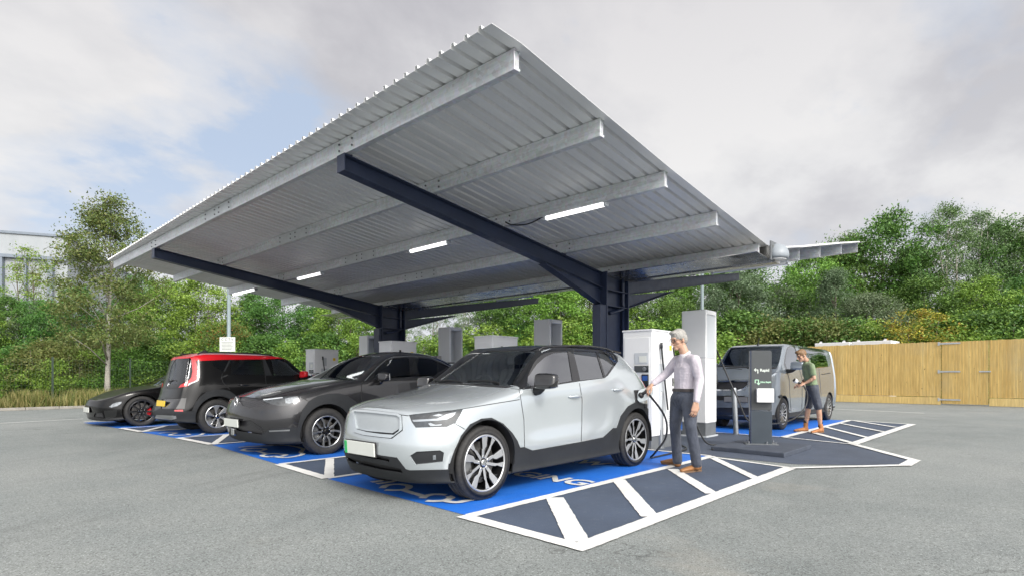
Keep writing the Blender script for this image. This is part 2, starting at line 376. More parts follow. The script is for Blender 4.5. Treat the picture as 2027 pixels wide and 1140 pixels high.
    M['island_paint'] = paint('dark_island_surface', (.062,.078,.112), (.16,.175,.205), .6, 1.6, rough=.7)
    M['line_paint'] = paint('white_line_paint', (.74,.74,.72), (.34,.35,.34), .35, 1.0, .55)
    M['line_worn'] = paint('worn_line_paint', (.66,.67,.66), (.30,.31,.30), .6, 2.0, .6)
ground_mats()
def poly_sheet(name, pts, z, mat, label=None):
    bm = bmesh.new(); vs = [bm.verts.new((p[0], p[1], z)) for p in pts]
    f = bm.faces.new(vs); f.normal_update()
    if f.normal.z < 0: f.normal_flip()
    bmesh.ops.triangulate(bm, faces=bm.faces[:])
    o = link(name, bm, mat); o['kind'] = 'structure'; return o
g = MB(); S = 700.
g.face([(-S,-S,0),(S,-S,0),(S,S,0),(-S,S,0)])
tag(link('ground', g, M['asphalt']), kind='structure')
# --- coloured surfacing
fx = {0:(3.20,3.466),1:(3.29,5.869),2:(3.395,7.275),3:(3.608,10.209),4:(3.564,11.761),5:(3.436,13.605),6:(3.366,14.857),7:(3.167,17.513)}
bx = 8.0
for a, b, mat in ((0,1,'blue_paint'),(1,2,'navy_paint'),(2,3,'blue_paint'),(3,4,'navy_paint'),(4,5,'blue_paint'),(5,6,'navy_paint'),(6,7,'blue_paint')):
    poly_sheet('bay_surface' if mat == 'blue_paint' else 'hatched_surface', [fx[a], (bx, fx[a][1]), (bx, fx[b][1]), fx[b]], .004, M[mat])
poly_sheet('hatched_surface', [(3.20,3.466), (3.12,2.235), (7.65,2.235), (7.95,3.466)], .004, M['navy_paint'])
poly_sheet('island_surface', [(bx,3.52),(8.0,2.33),(8.85,1.25),(9.40,1.22),(10.945,2.28),(11.32,3.5),(11.38,17.5),(bx,17.5)], .004, M['island_paint'])
poly_sheet('bay_surface', [(11.38,3.5),(16.9,3.58),(16.9,17.5),(11.38,17.5)], .0045, M['blue_paint'])
poly_sheet('hatched_surface', [(11.30,3.49),(10.98,2.28),(16.5,2.2),(16.88,3.57)], .0048, M['navy_paint'])
rl = random.Random(5)
def line_mesh(b, p, q, w, z, jit=.0035, step=.05):
    p = Vector((p[0],p[1],0)); q = Vector((q[0],q[1],0)); d = q-p; L = d.length; d.normalize(); n = Vector((-d.y,d.x,0))
    k = max(2, int(L/step)); A = []; B = []
    for i in range(k+1):
        t = p+d*(L*i/k)
        A.append(t+n*(w/2+rl.uniform(-jit,jit))); B.append(t-n*(w/2+rl.uniform(-jit,jit)))
    for i in range(k):
        b.face([(A[i].x,A[i].y,z),(B[i].x,B[i].y,z),(B[i+1].x,B[i+1].y,z),(A[i+1].x,A[i+1].y,z)])
def lines(name, L, z, mat, w=.1, **kw):
    for i, l in enumerate(L):
        b = MB(); line_mesh(b, l[0], l[1], l[2] if len(l) > 2 else w, z+.0005*i, **kw)
        me = b.mesh(name)
        bm = bmesh.new(); bm.from_mesh(me); bmesh.ops.remove_doubles(bm, verts=bm.verts, dist=1e-5); bm.to_mesh(me); bm.free()
        tag(link(name, me, mat), kind='structure')
def gp(px, py): p = G(px, py); return (p.x, p.y)
W = M['line_paint']
lines('road_marking', [
    ((3.2,3.43),(7.97,3.43),.11), ((3.16,3.47),(3.11,2.18),.13), ((3.10,2.25),(7.62,2.27),.15), ((7.9,3.49),(7.60,2.22),.07),
    (gp(1098,986),gp(1145,1074),.17), (gp(1224,950),gp(1287,1024),.15), (gp(1331,929),gp(1409,978),.13), (gp(1412,907),gp(1497,948),.11),
    ((7.97,3.45),(8.0,5.9),.07),
    ((7.6,2.24),(8.83,1.24),.10), ((8.80,1.24),(9.47,1.22),.14), ((9.40,1.20),(10.97,2.27),.12),
    ((10.94,2.24),(11.33,3.5),.07), ((11.36,3.46),(11.42,8.0),.07),
    ((11.33,3.5),(16.9,3.58),.13), ((16.9,3.62),(16.5,2.16),.08), ((10.95,2.28),(16.55,2.18),.16),
    (gp(1592,852),gp(1697,880),.12), (gp(1632,845),gp(1722,868),.10), (gp(1662,838),gp(1751,855.5),.10), (gp(1690,833),gp(1775,846.5),.10)], .009, W)
L = []
for a, b in ((1,2),(3,4),(5,6)):
    L += [(fx[a],fx[b],.13), (fx[a],(bx,fx[a][1]),.09), (fx[b],(bx,fx[b][1]),.09)]
    y0, y1 = fx[a][1], fx[b][1]
    for k in range(4):
        x = fx[a][0]+.05+k*1.15
        L.append(((x, y0+.05),(x+.75, y1-.05),.11))
L.append((fx[7],(bx,17.5),.09))
lines('road_marking', L, .010, W, jit=.004)
lines('road_marking', [(gp(-60,840.5),gp(165,828.5),.10), (gp(1640,808.5),gp(1830,817.3),.12)], .006, M['line_worn'], jit=.012)
# painted symbols (strokes) in the two nearest bays
def strokes(name, L, org, sc, w, z):
    b = MB()
    for s in L:
        pts = [G(org[0]+x*sc, org[1]+y*sc) for x, y in s]
        pts = bez([(p.x,p.y,0) for p in pts], 4)
        A = []; B = []
        for i, p in enumerate(pts):
            d = (pts[min(i+1,len(pts)-1)]-pts[max(i-1,0)]).normalized(); n = Vector((-d.y,d.x,0)); k = w/2*(1+rl.uniform(-.07,.07))
            A.append(p+n*k); B.append(p-n*k)
        z += .0002
        for i in range(len(pts)-1): b.face([(A[i].x,A[i].y,z),(B[i].x,B[i].y,z),(B[i+1].x,B[i+1].y,z),(A[i+1].x,A[i+1].y,z)])
    return tag(link(name, b, M['line_worn']), kind='structure')
strokes('charging_symbol', [[(600,605),(700,592),(850,567),(985,552)], [(670,626),(850,602),(960,578),(1150,575)],
    [(735,682),(785,650),(860,636),(960,633),(1045,645),(1078,664),(1050,690),(985,703),(900,708),(775,705)],
    [(1000,705),(1100,737),(1200,766),(1275,792)],
    [(1240,810),(1300,777),(1400,760),(1545,766)], [(1290,842),(1400,846),(1530,836),(1605,800),(1560,785)],
    [(1530,842),(1600,857),(1690,860),(1780,842),(1890,825)]], (640,860), .15787, .075, .0125)
strokes('charging_symbol', [[(460,418),(640,405),(850,398),(1000,392),(1130,402),(1230,425),(1268,442),(1238,480),(1265,502),(1200,525),(1080,545),(980,545),(900,530),(850,540),(752,525),(800,505),(900,498),(1050,510),(985,535)],
    [(500,456),(560,436),(700,432),(790,440),(740,460),(600,466),(500,456)], [(690,465),(800,497)], [(760,372),(840,357)]], (400,820), .15787, .07, .0125)
strokes('charging_symbol', [[(1040,495),(1150,485),(1260,490),(1230,500),(1180,515),(1300,520),(1420,512),(1390,500)], [(1440,530),(1560,515),(1610,488)]], (150,780), .15787, .07, .0125)
def text_mesh(body, size, align='CENTER', extrude=0.0, offset=0.0):
    cu = bpy.data.curves.new('t', 'FONT'); cu.body = body; cu.size = size; cu.align_x = align; cu.extrude = extrude; cu.offset = offset
    o = bpy.data.objects.new('t', cu); COL.objects.link(o)
    dg = bpy.context.evaluated_depsgraph_get(); me = bpy.data.meshes.new_from_object(o.evaluated_get(dg))
    bpy.data.objects.remove(o); bpy.data.curves.remove(cu); return me
for body, x, y, sz in (('CHARGING', 4.86, 4.58, .42), ('KW', 6.1, 4.45, .42)):
    o = link('bay_lettering', text_mesh(body, sz, offset=.012), M['line_worn']); o['kind'] = 'structure'
    o.location = (x, y, .0125); o.rotation_euler = (0,0,R(-90))
# ================================================================ canopy
def interp(tbl, x):
    for (x0, z0), (x1, z1) in zip(tbl, tbl[1:]):
        if x <= x1: return z0+(z1-z0)*(x-x0)/(x1-x0)
    (x0, z0), (x1, z1) = tbl[-2:]; return z0+(z1-z0)*(x-x0)/(x1-x0)
RL = [(3.25,3.985),(3.605,3.978),(4.915,3.81),(6.302,3.635),(7.809,3.474),(9.494,3.30),(9.72,3.277)]
RR = [(10.05,3.30),(11.70,3.60),(13.125,3.88),(14.90,4.225),(16.54,4.53),(16.85,4.588)]
Y0, Y1 = 3.22, 16.75
can = thing('solar_canopy', 'large butterfly canopy with ribbed metal roof on navy steel columns', 'canopy', (9.48, 9.7, 0))
def cl(b):   # world coordinates -> canopy local
    b.v = [(x-9.48, y-9.7, z) for x, y, z in b.v]; return b
def roof(tbl):
    ys = []; y = Y0
    per = .1735
    while y < Y1:
        ys += [(y,0),(y+.118,0),(y+.128,.038),(y+.158,.038),(y+per-.004,.0)] ; y += per
    ys.append((y, 0))
    xs = [tbl[0][0]]
    for (a,_),(b_,_) in zip(tbl, tbl[1:]): xs += [b_]
    v = []; f = []; n = len(ys)
    for x in xs:
        z = interp(tbl, x)
        for yy, h in ys: v.append((x-9.48+(.26*(yy-3.3)/13.4 if x < 3.3 else 0), yy-9.7, z+h+.004))
    for i in range(len(xs)-1):
        for j in range(n-1): f.append((i*n+j, (i+1)*n+j, (i+1)*n+j+1, i*n+j+1))
    o = link('roof_sheet', rawmesh('roof_sheet', v, f), M['sheet'], can)
    s = o.modifiers.new('solid', 'SOLIDIFY'); s.thickness = .004; s.offset = 1
    return o
roof(RL); roof(RR)
bo_ = MB(); bo_.lathe([(0,-.012),(.013,-.012),(.013,0),(0,0)], 'x', 6); BOLT = bo_.mesh('bolt'); BOLT.materials.append(M['cab_plinth'])
def purlin(x, tbl, dep, side, y0=3.30, y1=16.62):
    z = interp(tbl, x); w = .078; s = side   # web on the face looking outwards, lips folded back
    b = MB(); t = .006
    xa, xb = (x, x+w*s)
    lo, hi = min(xa, xb), max(xa, xb)
    b.box(lo if s > 0 else hi-t, lo+t if s > 0 else hi, y0, y1, z-dep, z-.001)          # web
    b.box(lo+t*(s > 0), hi-t*(s < 0), y0, y1, z-dep, z-dep+t)                              # bottom flange
    b.box(lo+t*(s > 0), hi-t*(s < 0), y0, y1, z-t-.001, z-.001)                            # top flange
    e = (hi-t, hi) if s > 0 else (lo, lo+t)
    b.box(e[0], e[1], y0, y1, z-dep+t, z-dep+.03); b.box(e[0], e[1], y0, y1, z-.03, z-t-.001)
    if tbl is RL:
        b.box(lo+t, hi-.001, y0+.012, y0+.018, z-dep+t, z-t-.002)                          # end plate
    p = link('purlin', cl(b), M['galv'], can, bevel=.003)
    # sleeve with bolts
    sp = MB(); ya, yb = 9.40, 10.55
    q = lo-.003 if s > 0 else hi+.003
    sp.box(min(q, q-.004*s), max(q, q-.004*s), ya, yb, z-dep+.004, z-.01)
    so_ = link('splice_plate', cl(sp), M['galv_light'], p)
    so_.location = (0,0,0)
    for yy in (ya+.07, (ya+yb)/2-.09, (ya+yb)/2+.09, yb-.07, 5.86, 6.14, 13.27, 13.53):
        for zz in (z-dep*.30, z-dep*.72):
            o = bpy.data.objects.new('bolt', BOLT); COL.objects.link(o); o.parent = p
            o.location = (q-(.004*s if ya < yy < yb else 0)-9.48, yy-9.7, zz); o.rotation_euler = (0,0,0 if s > 0 else pi)
    return p
M['galv_light'] = simple('clean_galvanised_plate', (.60,.63,.65), .34, .6, .06, 9, rvar=.05)
for x, d in ((3.605,.185),(4.915,.185),(6.302,.19),(7.809,.2),(9.46,.23)): purlin(x, RL, d, 1)
for x in (11.70,13.125,14.90,16.52): purlin(x, RR, .24, -1, 3.32)
# valley gutter
gb = MB()
prof = [(9.70,3.29),(9.74,3.10),(9.80,3.03),(10.02,3.03),(10.07,3.10),(10.11,3.30)]
pi_ = [(9.715,3.29),(9.752,3.105),(9.807,3.045),(10.013,3.045),(10.058,3.105),(10.096,3.30)]
for k in range(len(prof)-1):
    gb.prism([(prof[k][0],3.16,prof[k][1]),(prof[k+1][0],3.16,prof[k+1][1]),(pi_[k+1][0],3.16,pi_[k+1][1]),(pi_[k][0],3.16,pi_[k][1])], (0,0,0), (0,13.6,0))
gb.prism([(x,3.15,z) for x, z in prof], (0,0,0), (0,.012,0)); gb.prism([(x,16.76,z) for x, z in prof], (0,0,0), (0,.012,0))
# wide folded soffit tray below the lowest purlin
M['soffit'] = simple('polished_gutter_steel', (.52,.51,.49), .22, .9, .12, 2.5, rvar=.1)
gb.prism([(9.10,3.2,3.098),(9.12,3.2,3.090),(9.735,3.2,3.05),(9.735,3.2,3.058)], (0,0,0), (0,13.5,0))
gb.box(10.08,10.10,3.18,16.7,3.06,3.12); 
link('valley_gutter', cl(gb), M['soffit'], can)
def ibeam(b, p0, p1, d0, d1, y, fw=.165, tf=.014, tw=.009):
    """sloping I-section in the xz plane; p = top of top flange"""
    (xa, za), (xb, zb) = p0, p1
    def q(pts, ya, yb): b.prism([(x, ya, z) for x, z in pts], (0,0,0), (0, yb-ya, 0))
    q([(xa,za),(xb,zb),(xb,zb-tf),(xa,za-tf)], y-fw/2, y+fw/2)
    q([(xa,za-d0+tf),(xb,zb-d1+tf),(xb,zb-d1),(xa,za-d0)], y-fw/2, y+fw/2)
    q([(xa,za-tf),(xb,zb-tf),(xb,zb-d1+tf),(xa,za-d0+tf)], y-tw/2, y+tw/2)
def frame(y, trunk):
    c = MB(); yl = y
    b = MB(); ibeam(b, (3.60,3.79), (9.07,3.11), .20, .29, y)
    b.box(3.588,3.602, y-.084, y+.084, 3.587, 3.793)
    # haunch
    def q(pts, ya, yb, bb=b): bb.prism([(x, ya, z) for x, z in pts], (0,0,0), (0, yb-ya, 0))
    q([(7.35,3.04),(9.07,2.82),(9.07,2.515)], y-.0045, y+.0045)
    q([(7.35,3.045),(9.07,2.515),(9.07,2.50),(7.33,3.035)], y-.08, y+.08)
    # cleats carrying the purlins
    for x in (3.605,4.915,6.302,7.809):
        zt = 3.80-(x-3.5)*.1239
        zz = interp(RL, x)
        b.box(x+.085, x+.093, y-.07, y+.07, zt-.002, zz-.03)
        if zz-.19 > zt: b.box(x-.01, x+.10, y-.08, y+.08, zt-.001, zz-.188)
    link('roof_beam', cl(b), M['navy_steel'], can, bevel=.002)
    b = MB(); ibeam(b, (15.95,4.03), (9.87,3.06), .20, .29, y)
    def q2(pts, ya, yb): b.prism([(x, ya, z) for x, z in pts], (0,0,0), (0, yb-ya, 0))
    q2([(11.9,3.07),(9.87,2.775),(9.87,2.50)], y-.0045, y+.0045)
    q2([(11.9,3.07),(9.87,2.50),(9.87,2.485),(11.92,3.06)], y-.08, y+.08)
    for x in (11.70,13.125,14.90):
        zt = 3.06+(x-9.87)*.1595; b.box(x-.093, x-.085, y-.07, y+.07, zt-.002, interp(RR, x)-.03)
    link('roof_beam', cl(b), M['navy_steel'], can, bevel=.002)
    # column: deep I-section
    b = MB()
    b.box(9.07, 9.10, y-.15, y+.15, .03, 3.13); b.box(9.84, 9.87, y-.15, y+.15, .03, 3.08)
    b.box(9.10, 9.84, y-.008, y+.008, .03, 3.12)
    for z in (2.50, 2.80): 
        b.box(9.102, 9.838, y-.14, y-.010, z-.008, z+.008); b.box(9.102, 9.838, y+.010, y+.14, z-.008, z+.008)
    c = link('column', cl(b), M['navy_steel'], can, bevel=.003)
    b = MB(); b.box(8.95, 10.0, y-.28, y+.28, 0, .03)
    link('base_plate', cl(b), M['navy_steel'], c)
    b = MB(); b.tube(bez([(9.76,y-.075,3.05),(9.76,y-.075,2.62),(9.74,y-.09,2.5),(9.50,y-.10,2.42),(9.25,y-.10,2.36)], 5), .035, 10)
    b.tube([(9.78,y-.06,2.5),(9.78,y-.06,.03)], .03, 10)
    link('drain_pipe', cl(b), M['navy_steel'], c, smooth=True)
    if trunk:
        b = MB(); b.box(8.87, 9.066, y-.14, y+.04, .0, 2.50)
    else:
        b = MB(); b.box(8.99, 9.066, y-.13, y+.13, .0, 2.48)
    link('cable_trunking', cl(b), M['navy_steel'], c, bevel=.006)
frame(6.09, True); frame(13.4, False)
# tube lights under the third purlin, and on the far wing
def strip(x, y0, y1, z, label, rise=.04, dm='diffuser'):
    t = thing('strip_light', label, 'light fitting', (x, (y0+y1)/2, z), 0, 'strip lights under the canopy')
    L = y1-y0; b = MB(); b.box(-.035,.035,-L/2,L/2,rise,rise+.03); link('backplate', b, M['cab_panel'], t)
    b = MB(); n = 10
    pr = [(.038*cos(pi*k/n), -.048*sin(pi*k/n)+rise) for k in range(n+1)]
    b.prism([(px_, -L/2, pz) for px_, pz in pr], (0,.03,0), (0,L-.03,0)); link('diffuser', b, M[dm], t)
    for s in (-1, 1):
        b = MB(); b.box(-.040,.040, s*L/2-.02, s*L/2+.02, rise-.051, rise+.002); link('end_cap', b, M['cab_panel'], t, bevel=.006)
    return t
for (ya, yb), lb in zip(((4.17,5.2),(7.33,8.38),(11.55,12.65),(14.95,16.4)),
        ('lit strip light on the canopy underside nearest its near corner', 'lit strip light under the canopy roof just left of the near navy beam', 'lit strip light under the canopy roof just right of the far navy beam', 'lit strip light near the far left edge of the canopy roof')):
    strip(6.35, ya, yb, 3.40, lb)
for ya, yb, lb in ((3.5,5.0,'white strip light under the right wing, right of the near column'),(10.0,11.3,'white strip light under the right wing seen between the two columns'),):
    strip(11.62, ya, yb, 3.30, lb, dm='diffuser_off')
b = MB(); b.tube(bez([(6.33,5.2,3.46),(6.33,5.5,3.40),(6.31,5.8,3.43),(6.30,5.95,3.5)],6), .011, 6)
tag(link('light_cable', b, M['cable'], smooth=True), 'thin black cable drooping from the nearest strip light to the navy beam', 'cable')
M['cab_hood'] = simple('grey_lamp_hood', (.27,.30,.33), .45, 0, .05, 4)
# bulkhead lamp on the gutter end
t = thing('bulkhead_light', 'grey half dome bulkhead lamp fixed to the near end of the canopy gutter', 'lamp', (9.86, 3.16, 3.06))
bm = bmesh.new(); bmesh.ops.create_uvsphere(bm, u_segments=24, v_segments=16, radius=1)
for v in bm.verts:
    x, y, z = v.co
    z2 = z if z > -.35 else -.35
    v.co = (x*.20*(1-.25*max(0,z2)), min(.0, -abs(y)*.20) if y < 0 else y*.02, z2*.19+.09)
link('hood', bm, M['cab_hood'], t, smooth=True)
b = MB(); b.prism([(.155*cos(a), -.155*abs(sin(a))*1.0-.004, 0) for a in [pi+pi*k/12 for k in range(13)]], (0,0,.005), (0,0,.02)); link('lens', b, M['diffuser_off'], t)
b = MB(); b.box(-.22,.22,.0,.03,-.02,.30); link('wall_plate', b, M['cab_plinth'], t, bevel=.01)
# ================================================================ chargers, bollards, totem
def make_cabinet():
    t = thing('charger_cabinet', 'x', 'charger', (8.0,4.41,0), 0, 'white charger cabinets along the island')
    Wd, D, H = .74, .52, 1.87
    b = MB(); b.box(0,Wd,0,D,.215,H-.0); body = link('housing', b, M['white_cab'], t, bevel=.008)
    b = MB(); b.box(.02,Wd-.02,.02,D-.02,0,.213); link('plinth', b, M['cab_plinth'], t, bevel=.004)
    b = MB(); b.box(-.012,Wd+.012,-.012,D+.012,H,H+.028); link('lid', b, M['white_cab'], t, bevel=.006)
    # service door seams on the long face
    b = MB(); b.box(.05,Wd-.05,-.008,-.0005,.30,H-.08); link('side_door', b, M['white_cab'], t, bevel=.004)
    b = MB(); b.box(.24,.36,-.013,-.0085,1.43,1.66); b.box(.19,.44,-.013,-.0085,.55,1.36); link('cable_dock', b, M['cab_panel'], t, bevel=.003)
    b = MB(); b.tube(bez([(.22,-.045,1.66),(.24,-.05,1.5),(.29,-.055,1.2),(.35,-.06,.9),(.41,-.06,.62)],5), .015, 8); b.tube([(.217,-.05,1.69),(.225,-.045,1.60)], .022, 8)
    link('docked_cable', b, M['cable'], t, smooth=True)
    for k in range(7):
        b = MB(); b.box(.50,.68,-.014,-.0085,.36+k*.035,.378+k*.035); link('vent_slat', b, M['cab_panel'], t)
    b = MB(); b.box(.66,.685,-.022,-.0085,1.0,1.13); link('door_lock', b, M['black_plastic'], t, bevel=.004)
    b = MB(); b.box(.56,.64,-.0105,-.0085,1.58,1.66); link('warning_label', b, M['plate_yellow'], t)
    # user face (towards the bays)
    b = MB(); b.box(-.010,-.0005,.03,D-.03,.30,H-.10); link('user_door', b, M['white_cab'], t, bevel=.004)
    b = MB(); b.box(-.016,-.0105,.06,.30,1.35,1.53); link('screen_surround', b, M['cab_panel'], t, bevel=.004)
    b = MB(); b.box(-.020,-.0165,.085,.215,1.375,1.475); link('screen', b, M['plate_white'], t, bevel=.003)
    b = MB(); b.box(-.022,-.0105,.05,.30,1.22,1.325); link('card_reader', b, M['screen'], t, bevel=.004)
    b = MB(); b.lathe([(.0,0),(.032,0),(.032,-.008),(.020,-.010)], 'x', 20, (-.0225,.115,1.272)); link('reader_ring', b, M['bollard'], t)
    b = MB(); b.box(-.030,-.0105,.045,.17,.98,1.19); link('plug_holster', b, M['screen'], t, bevel=.01)
    b = MB(); b.box(-.034,-.0305,.06,.15,1.09,1.165); link('holster_light', b, M['blue_screen'], t, bevel=.004)
    return t
cab = make_cabinet()
cabs = [cab]+[copy_tree(cab) for _ in range(3)]
for c, (x, y, z), lb in zip(cabs, ((8.0,4.41,0),(8.0,7.906,0),(8.0,11.29,0),(8.0,14.956,0)),
    ('white charger cabinet behind the man plugging in the pale silver car', 'white charger cabinet whose top shows just above the black roof of the pale silver car', 'white charger cabinet above the dark grey car roof, right of the far column', 'white charger cabinet with docked cable between red roofed and dark grey cars')):
    c.location = (x, y, z); c['label'] = lb
for c, s in zip(cabs, (1, 1.04, 1.06, 1.02)): c.scale = (1,1,s)
def make_dispenser():
    t = thing('charging_dispenser', 'x', 'charger', (10.35,4.57,0), 0, 'tall charging dispensers on the island')
    Wd, D, H = .49, .49, 2.42
    b = MB(); b.box(0,Wd,0,D,.27,1.50)
    b.box(0,.065,0,D,1.50,H); b.box(Wd-.045,Wd,0,D,1.50,H)        # posts of the open head
    b.box(.065,Wd-.045,.0,D,H-.09,H)
    o = link('housing', b, M['white_cab'], t, bevel=.016)
    b = MB(); b.box(.24,Wd-.0455,.30,.46,1.502,H-.092); link('inner_panel', b, M['cab_panel'], t)
    b = MB(); b.box(.0655,.2395,.30,.31,2.02,H-.0905); link('upper_panel', b, M['cab_panel'], t)
    b = MB(); b.box(.01,Wd-.01,.01,D-.01,0.03,.268); link('plinth', b, M['cab_plinth'], t, bevel=.004)
    b = MB(); b.box(-.02,Wd+.02,-.02,D+.02,0,.03); link('base_plate', b, M['cab_panel'], t)
    b = MB(); b.tube(bez([(Wd+.02,.12,1.95),(Wd+.06,.10,1.7),(Wd+.10,.08,1.35),(Wd+.16,.05,1.0)],6), .02, 8); link('hose', b, M['cable'], t, smooth=True)
    b = MB(); b.tube([(.16,.2,H),(.16,.2,H+.035)], .012, 8); link('aerial', b, M['cab_plinth'], t)
    return t
d0 = make_dispenser(); ds = [d0]+[copy_tree(d0) for _ in range(3)]
for d, (x, y, s), lb in zip(ds, ((10.35,4.575,1.0),(10.35,8.354,1.035),(10.35,11.894,1.045),(10.35,15.937,1.03)),
    ('tall white charging dispenser behind the grey haired man, beside the van', 'white charging dispenser with panelled head above the roof of the pale silver car', 'white charging dispenser with an open window head, right of the far column', 'white charging dispenser edge just left of the far navy column')):
    d.location = (x, y, 0); d.scale = (1,1,s); d['label'] = lb
# the nearest one has a closed pale panel in its head
b = MB(); b.box(.07,.44,.012,.02,1.505,2.325); link('head_panel', b, M['cab_panel'], d0)
def bollard(p, h, lean, lb):
    t = thing('bollard', lb, 'bollard', p, 0, 'silver steel bollards'); t.rotation_euler = (lean[0], lean[1], 0)
    b = MB(); b.lathe([(.0,h),(.03,h-.002),(.046,h-.016),(.05,h-.035),(.05,0.0)], 'z', 32); link('post', b, M['bollard'], t, smooth=True)
    b = MB(); b.lathe([(.0505,.02),(.062,.016),(.064,.001),(.0505,.001)], 'z', 32); link('base_collar', b, M['cab_plinth'], t)
bollard(G(1307,887), .92, (0,0), 'silver steel bollard between the pale silver car and the grey haired man')
bollard(G(1457,859), .94, (R(-1.5),R(-3.0)), 'silver steel bollard in front of the van, left of the dark sign post')
# low plinth and sign post
pts = [G(1407,882,.07), G(1553,896,.07), G(1606,879.5,.07)]
p4 = pts[0]+pts[2]-pts[1]
b = MB(); b.prism([(p.x,p.y,0) for p in pts+[p4]], (0,0,0), (0,0,.07)); M['slab'] = simple('dark_painted_concrete', (.055,.066,.09), .7, 0, .2, 5, bmp=.2, bscale=80)
tag(link('concrete_slab', b, M['slab'], bevel=.012), 'low dark painted concrete slab under the sign post', 'slab')
tp = G(1506,878,.07); ang = math.atan2(-.50,-.86)
t = thing('sign_post', 'dark navy information post with white arrows and a white box on it', 'sign', (tp.x,tp.y,.07), ang+pi/2)
hw, dp = .158, .055
b = MB(); b.box(-hw,hw,-dp,dp,0.01,.535); M['slate_casing'] = simple('slate_casing', (.042,.055,.070), .34, 0, .1, 3, rvar=.06)
link('lower_casing', b, M['slate_casing'], t, bevel=.004)
b = MB(); b.prism([(-hw+.006,-dp,.545),(hw-.006,-dp,.545),(hw-.006,-dp,1.465),(hw-.016,-dp,1.488),(hw-.04,-dp,1.497),(-hw+.006,-dp,1.50)], (0,0,0), (0,2*dp,0)); 
M['sign_face'] = simple('charcoal_sign_face', (.060,.066,.070), .42, 0, .08, 3, rvar=.06)
link('sign_panel', b, [M['sign_face']], t, bevel=.003)
b = MB(); b.box(-hw-.012,-hw+.005,-dp-.004,dp+.004,.01,1.498); link('edge_strip', b, M['navy_steel'], t, bevel=.003)
b = MB(); b.box(-.245,.245,-.12,.12,0,.012); link('base_flange', b, M['cab_plinth'], t)
b = MB()
for x in (-.2,.07,.2):
    for y in (-.095,.095):
        b = MB(); b.lathe([(0,.05),(.016,.05),(.016,.03),(.008,.03),(.008,.012)], 'z', 8, (x,y,0)); link('anchor_bolt', b, M['chrome'], t)
b = MB(); b.box(-.085,.165,-dp-.10,-dp-.002,.675,.895); link('white_box', b, M['white_cab'], t, bevel=.006)
M['sign_white'] = simple('white_vinyl', (.75,.80,.74), .5, 0, .03, 8); M['sign_green'] = simple('green_white_vinyl', (.48,.74,.55), .5, 0, .03, 8)
yv = -dp-.003
def vin(pts, w):
    b = MB()
    for p, q in zip(pts, pts[1:]):
        p = Vector(p); q = Vector(q); d = (q-p).normalized(); n = Vector((-d.y,d.x))*w/2; e = d*w/2
        b.prism([(p.x-e.x+n.x,yv,p.y-e.y+n.y),(q.x+e.x+n.x,yv,q.y+e.y+n.y),(q.x+e.x-n.x,yv,q.y+e.y-n.y),(p.x-e.x-n.x,yv,p.y-e.y-n.y)], (0,0,0), (0,.0025,0))
    return b
def mark(b, mat): link('arrow_mark', b, M[mat], t)
for dz, mt in ((-.085,'sign_white'),):
    mark(vin([(-.105,1.275+dz),(-.055,1.275+dz),(-.055,1.225+dz)], .012), mt); mark(vin([(-.088,1.295+dz),(-.108,1.275+dz),(-.088,1.255+dz)], .011), mt)
mark(vin([(-.095,.985),(-.095,1.03),(-.045,1.03),(-.045,.965)], .012), 'sign_green'); mark(vin([(-.065,.98),(-.045,.955),(-.025,.98)], .011), 'sign_green')
for body, x, z, sz, mt in (('Rapid', -.025, 1.165, .062, 'sign_white'), ('Ultra Rapid', -.018, .985, .034, 'sign_green')):
    o = link('lettering', text_mesh(body, sz, 'LEFT', .001, .0012), M[mt], t); o.location = (x, yv+.001, z); o.rotation_euler = (R(90),0,0)
# ================================================================ cables lying about
def cable(name, pts, r, label, n=8):
    b = MB(); b.tube(bez(pts, n), r, 8); return tag(link(name, b, M['cable'], smooth=True), label, 'cable', 'black charging cables')
# ================================================================ timber fence with gate
def wood():
    m, nt, bs, out = newmat('treated_softwood'); 
    gi = N(nt, 'ShaderNodeNewGeometry'); v = tex(nt, scale=(7,7,.55))
    n1 = noise_n(nt, v, 3, 6, .6); n2 = noise_n(nt, tex(nt, scale=(5,5,2.2)), 2.6, 3, .5)
    r1 = ramp(nt, gi.outputs['Random Per Island'], [(0,(.60,.42,.15)),(.25,(.74,.545,.21)),(.5,(.66,.475,.175)),(.75,(.76,.58,.24)),(1,(.70,.505,.19))])
    c = mixc(nt, ramp(nt, n1, [(.35,(0,0,0)),(.75,(.6,.6,.6))]), r1, (.33,.20,.06))
    c = mixc(nt, ramp(nt, n2, [(.70,(0,0,0)),(.76,(.85,.85,.85))]), c, (.14,.075,.03))
    big = noise_n(nt, tex(nt), .45, 4); c = mixc(nt, ramp(nt, big, [(.5,(0,0,0)),(.8,(.45,.45,.45))]), c, (.42,.40,.30))
    nt.links.new(c, bs.inputs['Base Color']); bs.inputs['Roughness'].default_value = .75
    bump(nt, bs, n1, .25, .01); M['wood'] = m
wood()
A = Vector((28.48, -3.0, 0)); B = Vector((30.7, 21.0, 0)); fd = (B-A).normalized(); fn = Vector((-fd.y, fd.x, 0)) # fn points towards the camera (-x)
if fn.x > 0: fn = -fn
def fp(s, off, z): p = A+fd*s+fn*off; return Vector((p.x,p.y,z))
Lf = (B-A).length
def s_at(px, off=0.):
    a = FW+RT*((px-CX)/F); o = A+fn*off   # intersect the sight line with the fence line
    dt_ = a.x*fd.y-a.y*fd.x; t = (o.x*fd.y-o.y*fd.x)/dt_; return (a*t-o).dot(fd)
sg0 = s_at(1957); sg1 = s_at(1864)
FH = 2.58
rf = random.Random(11)
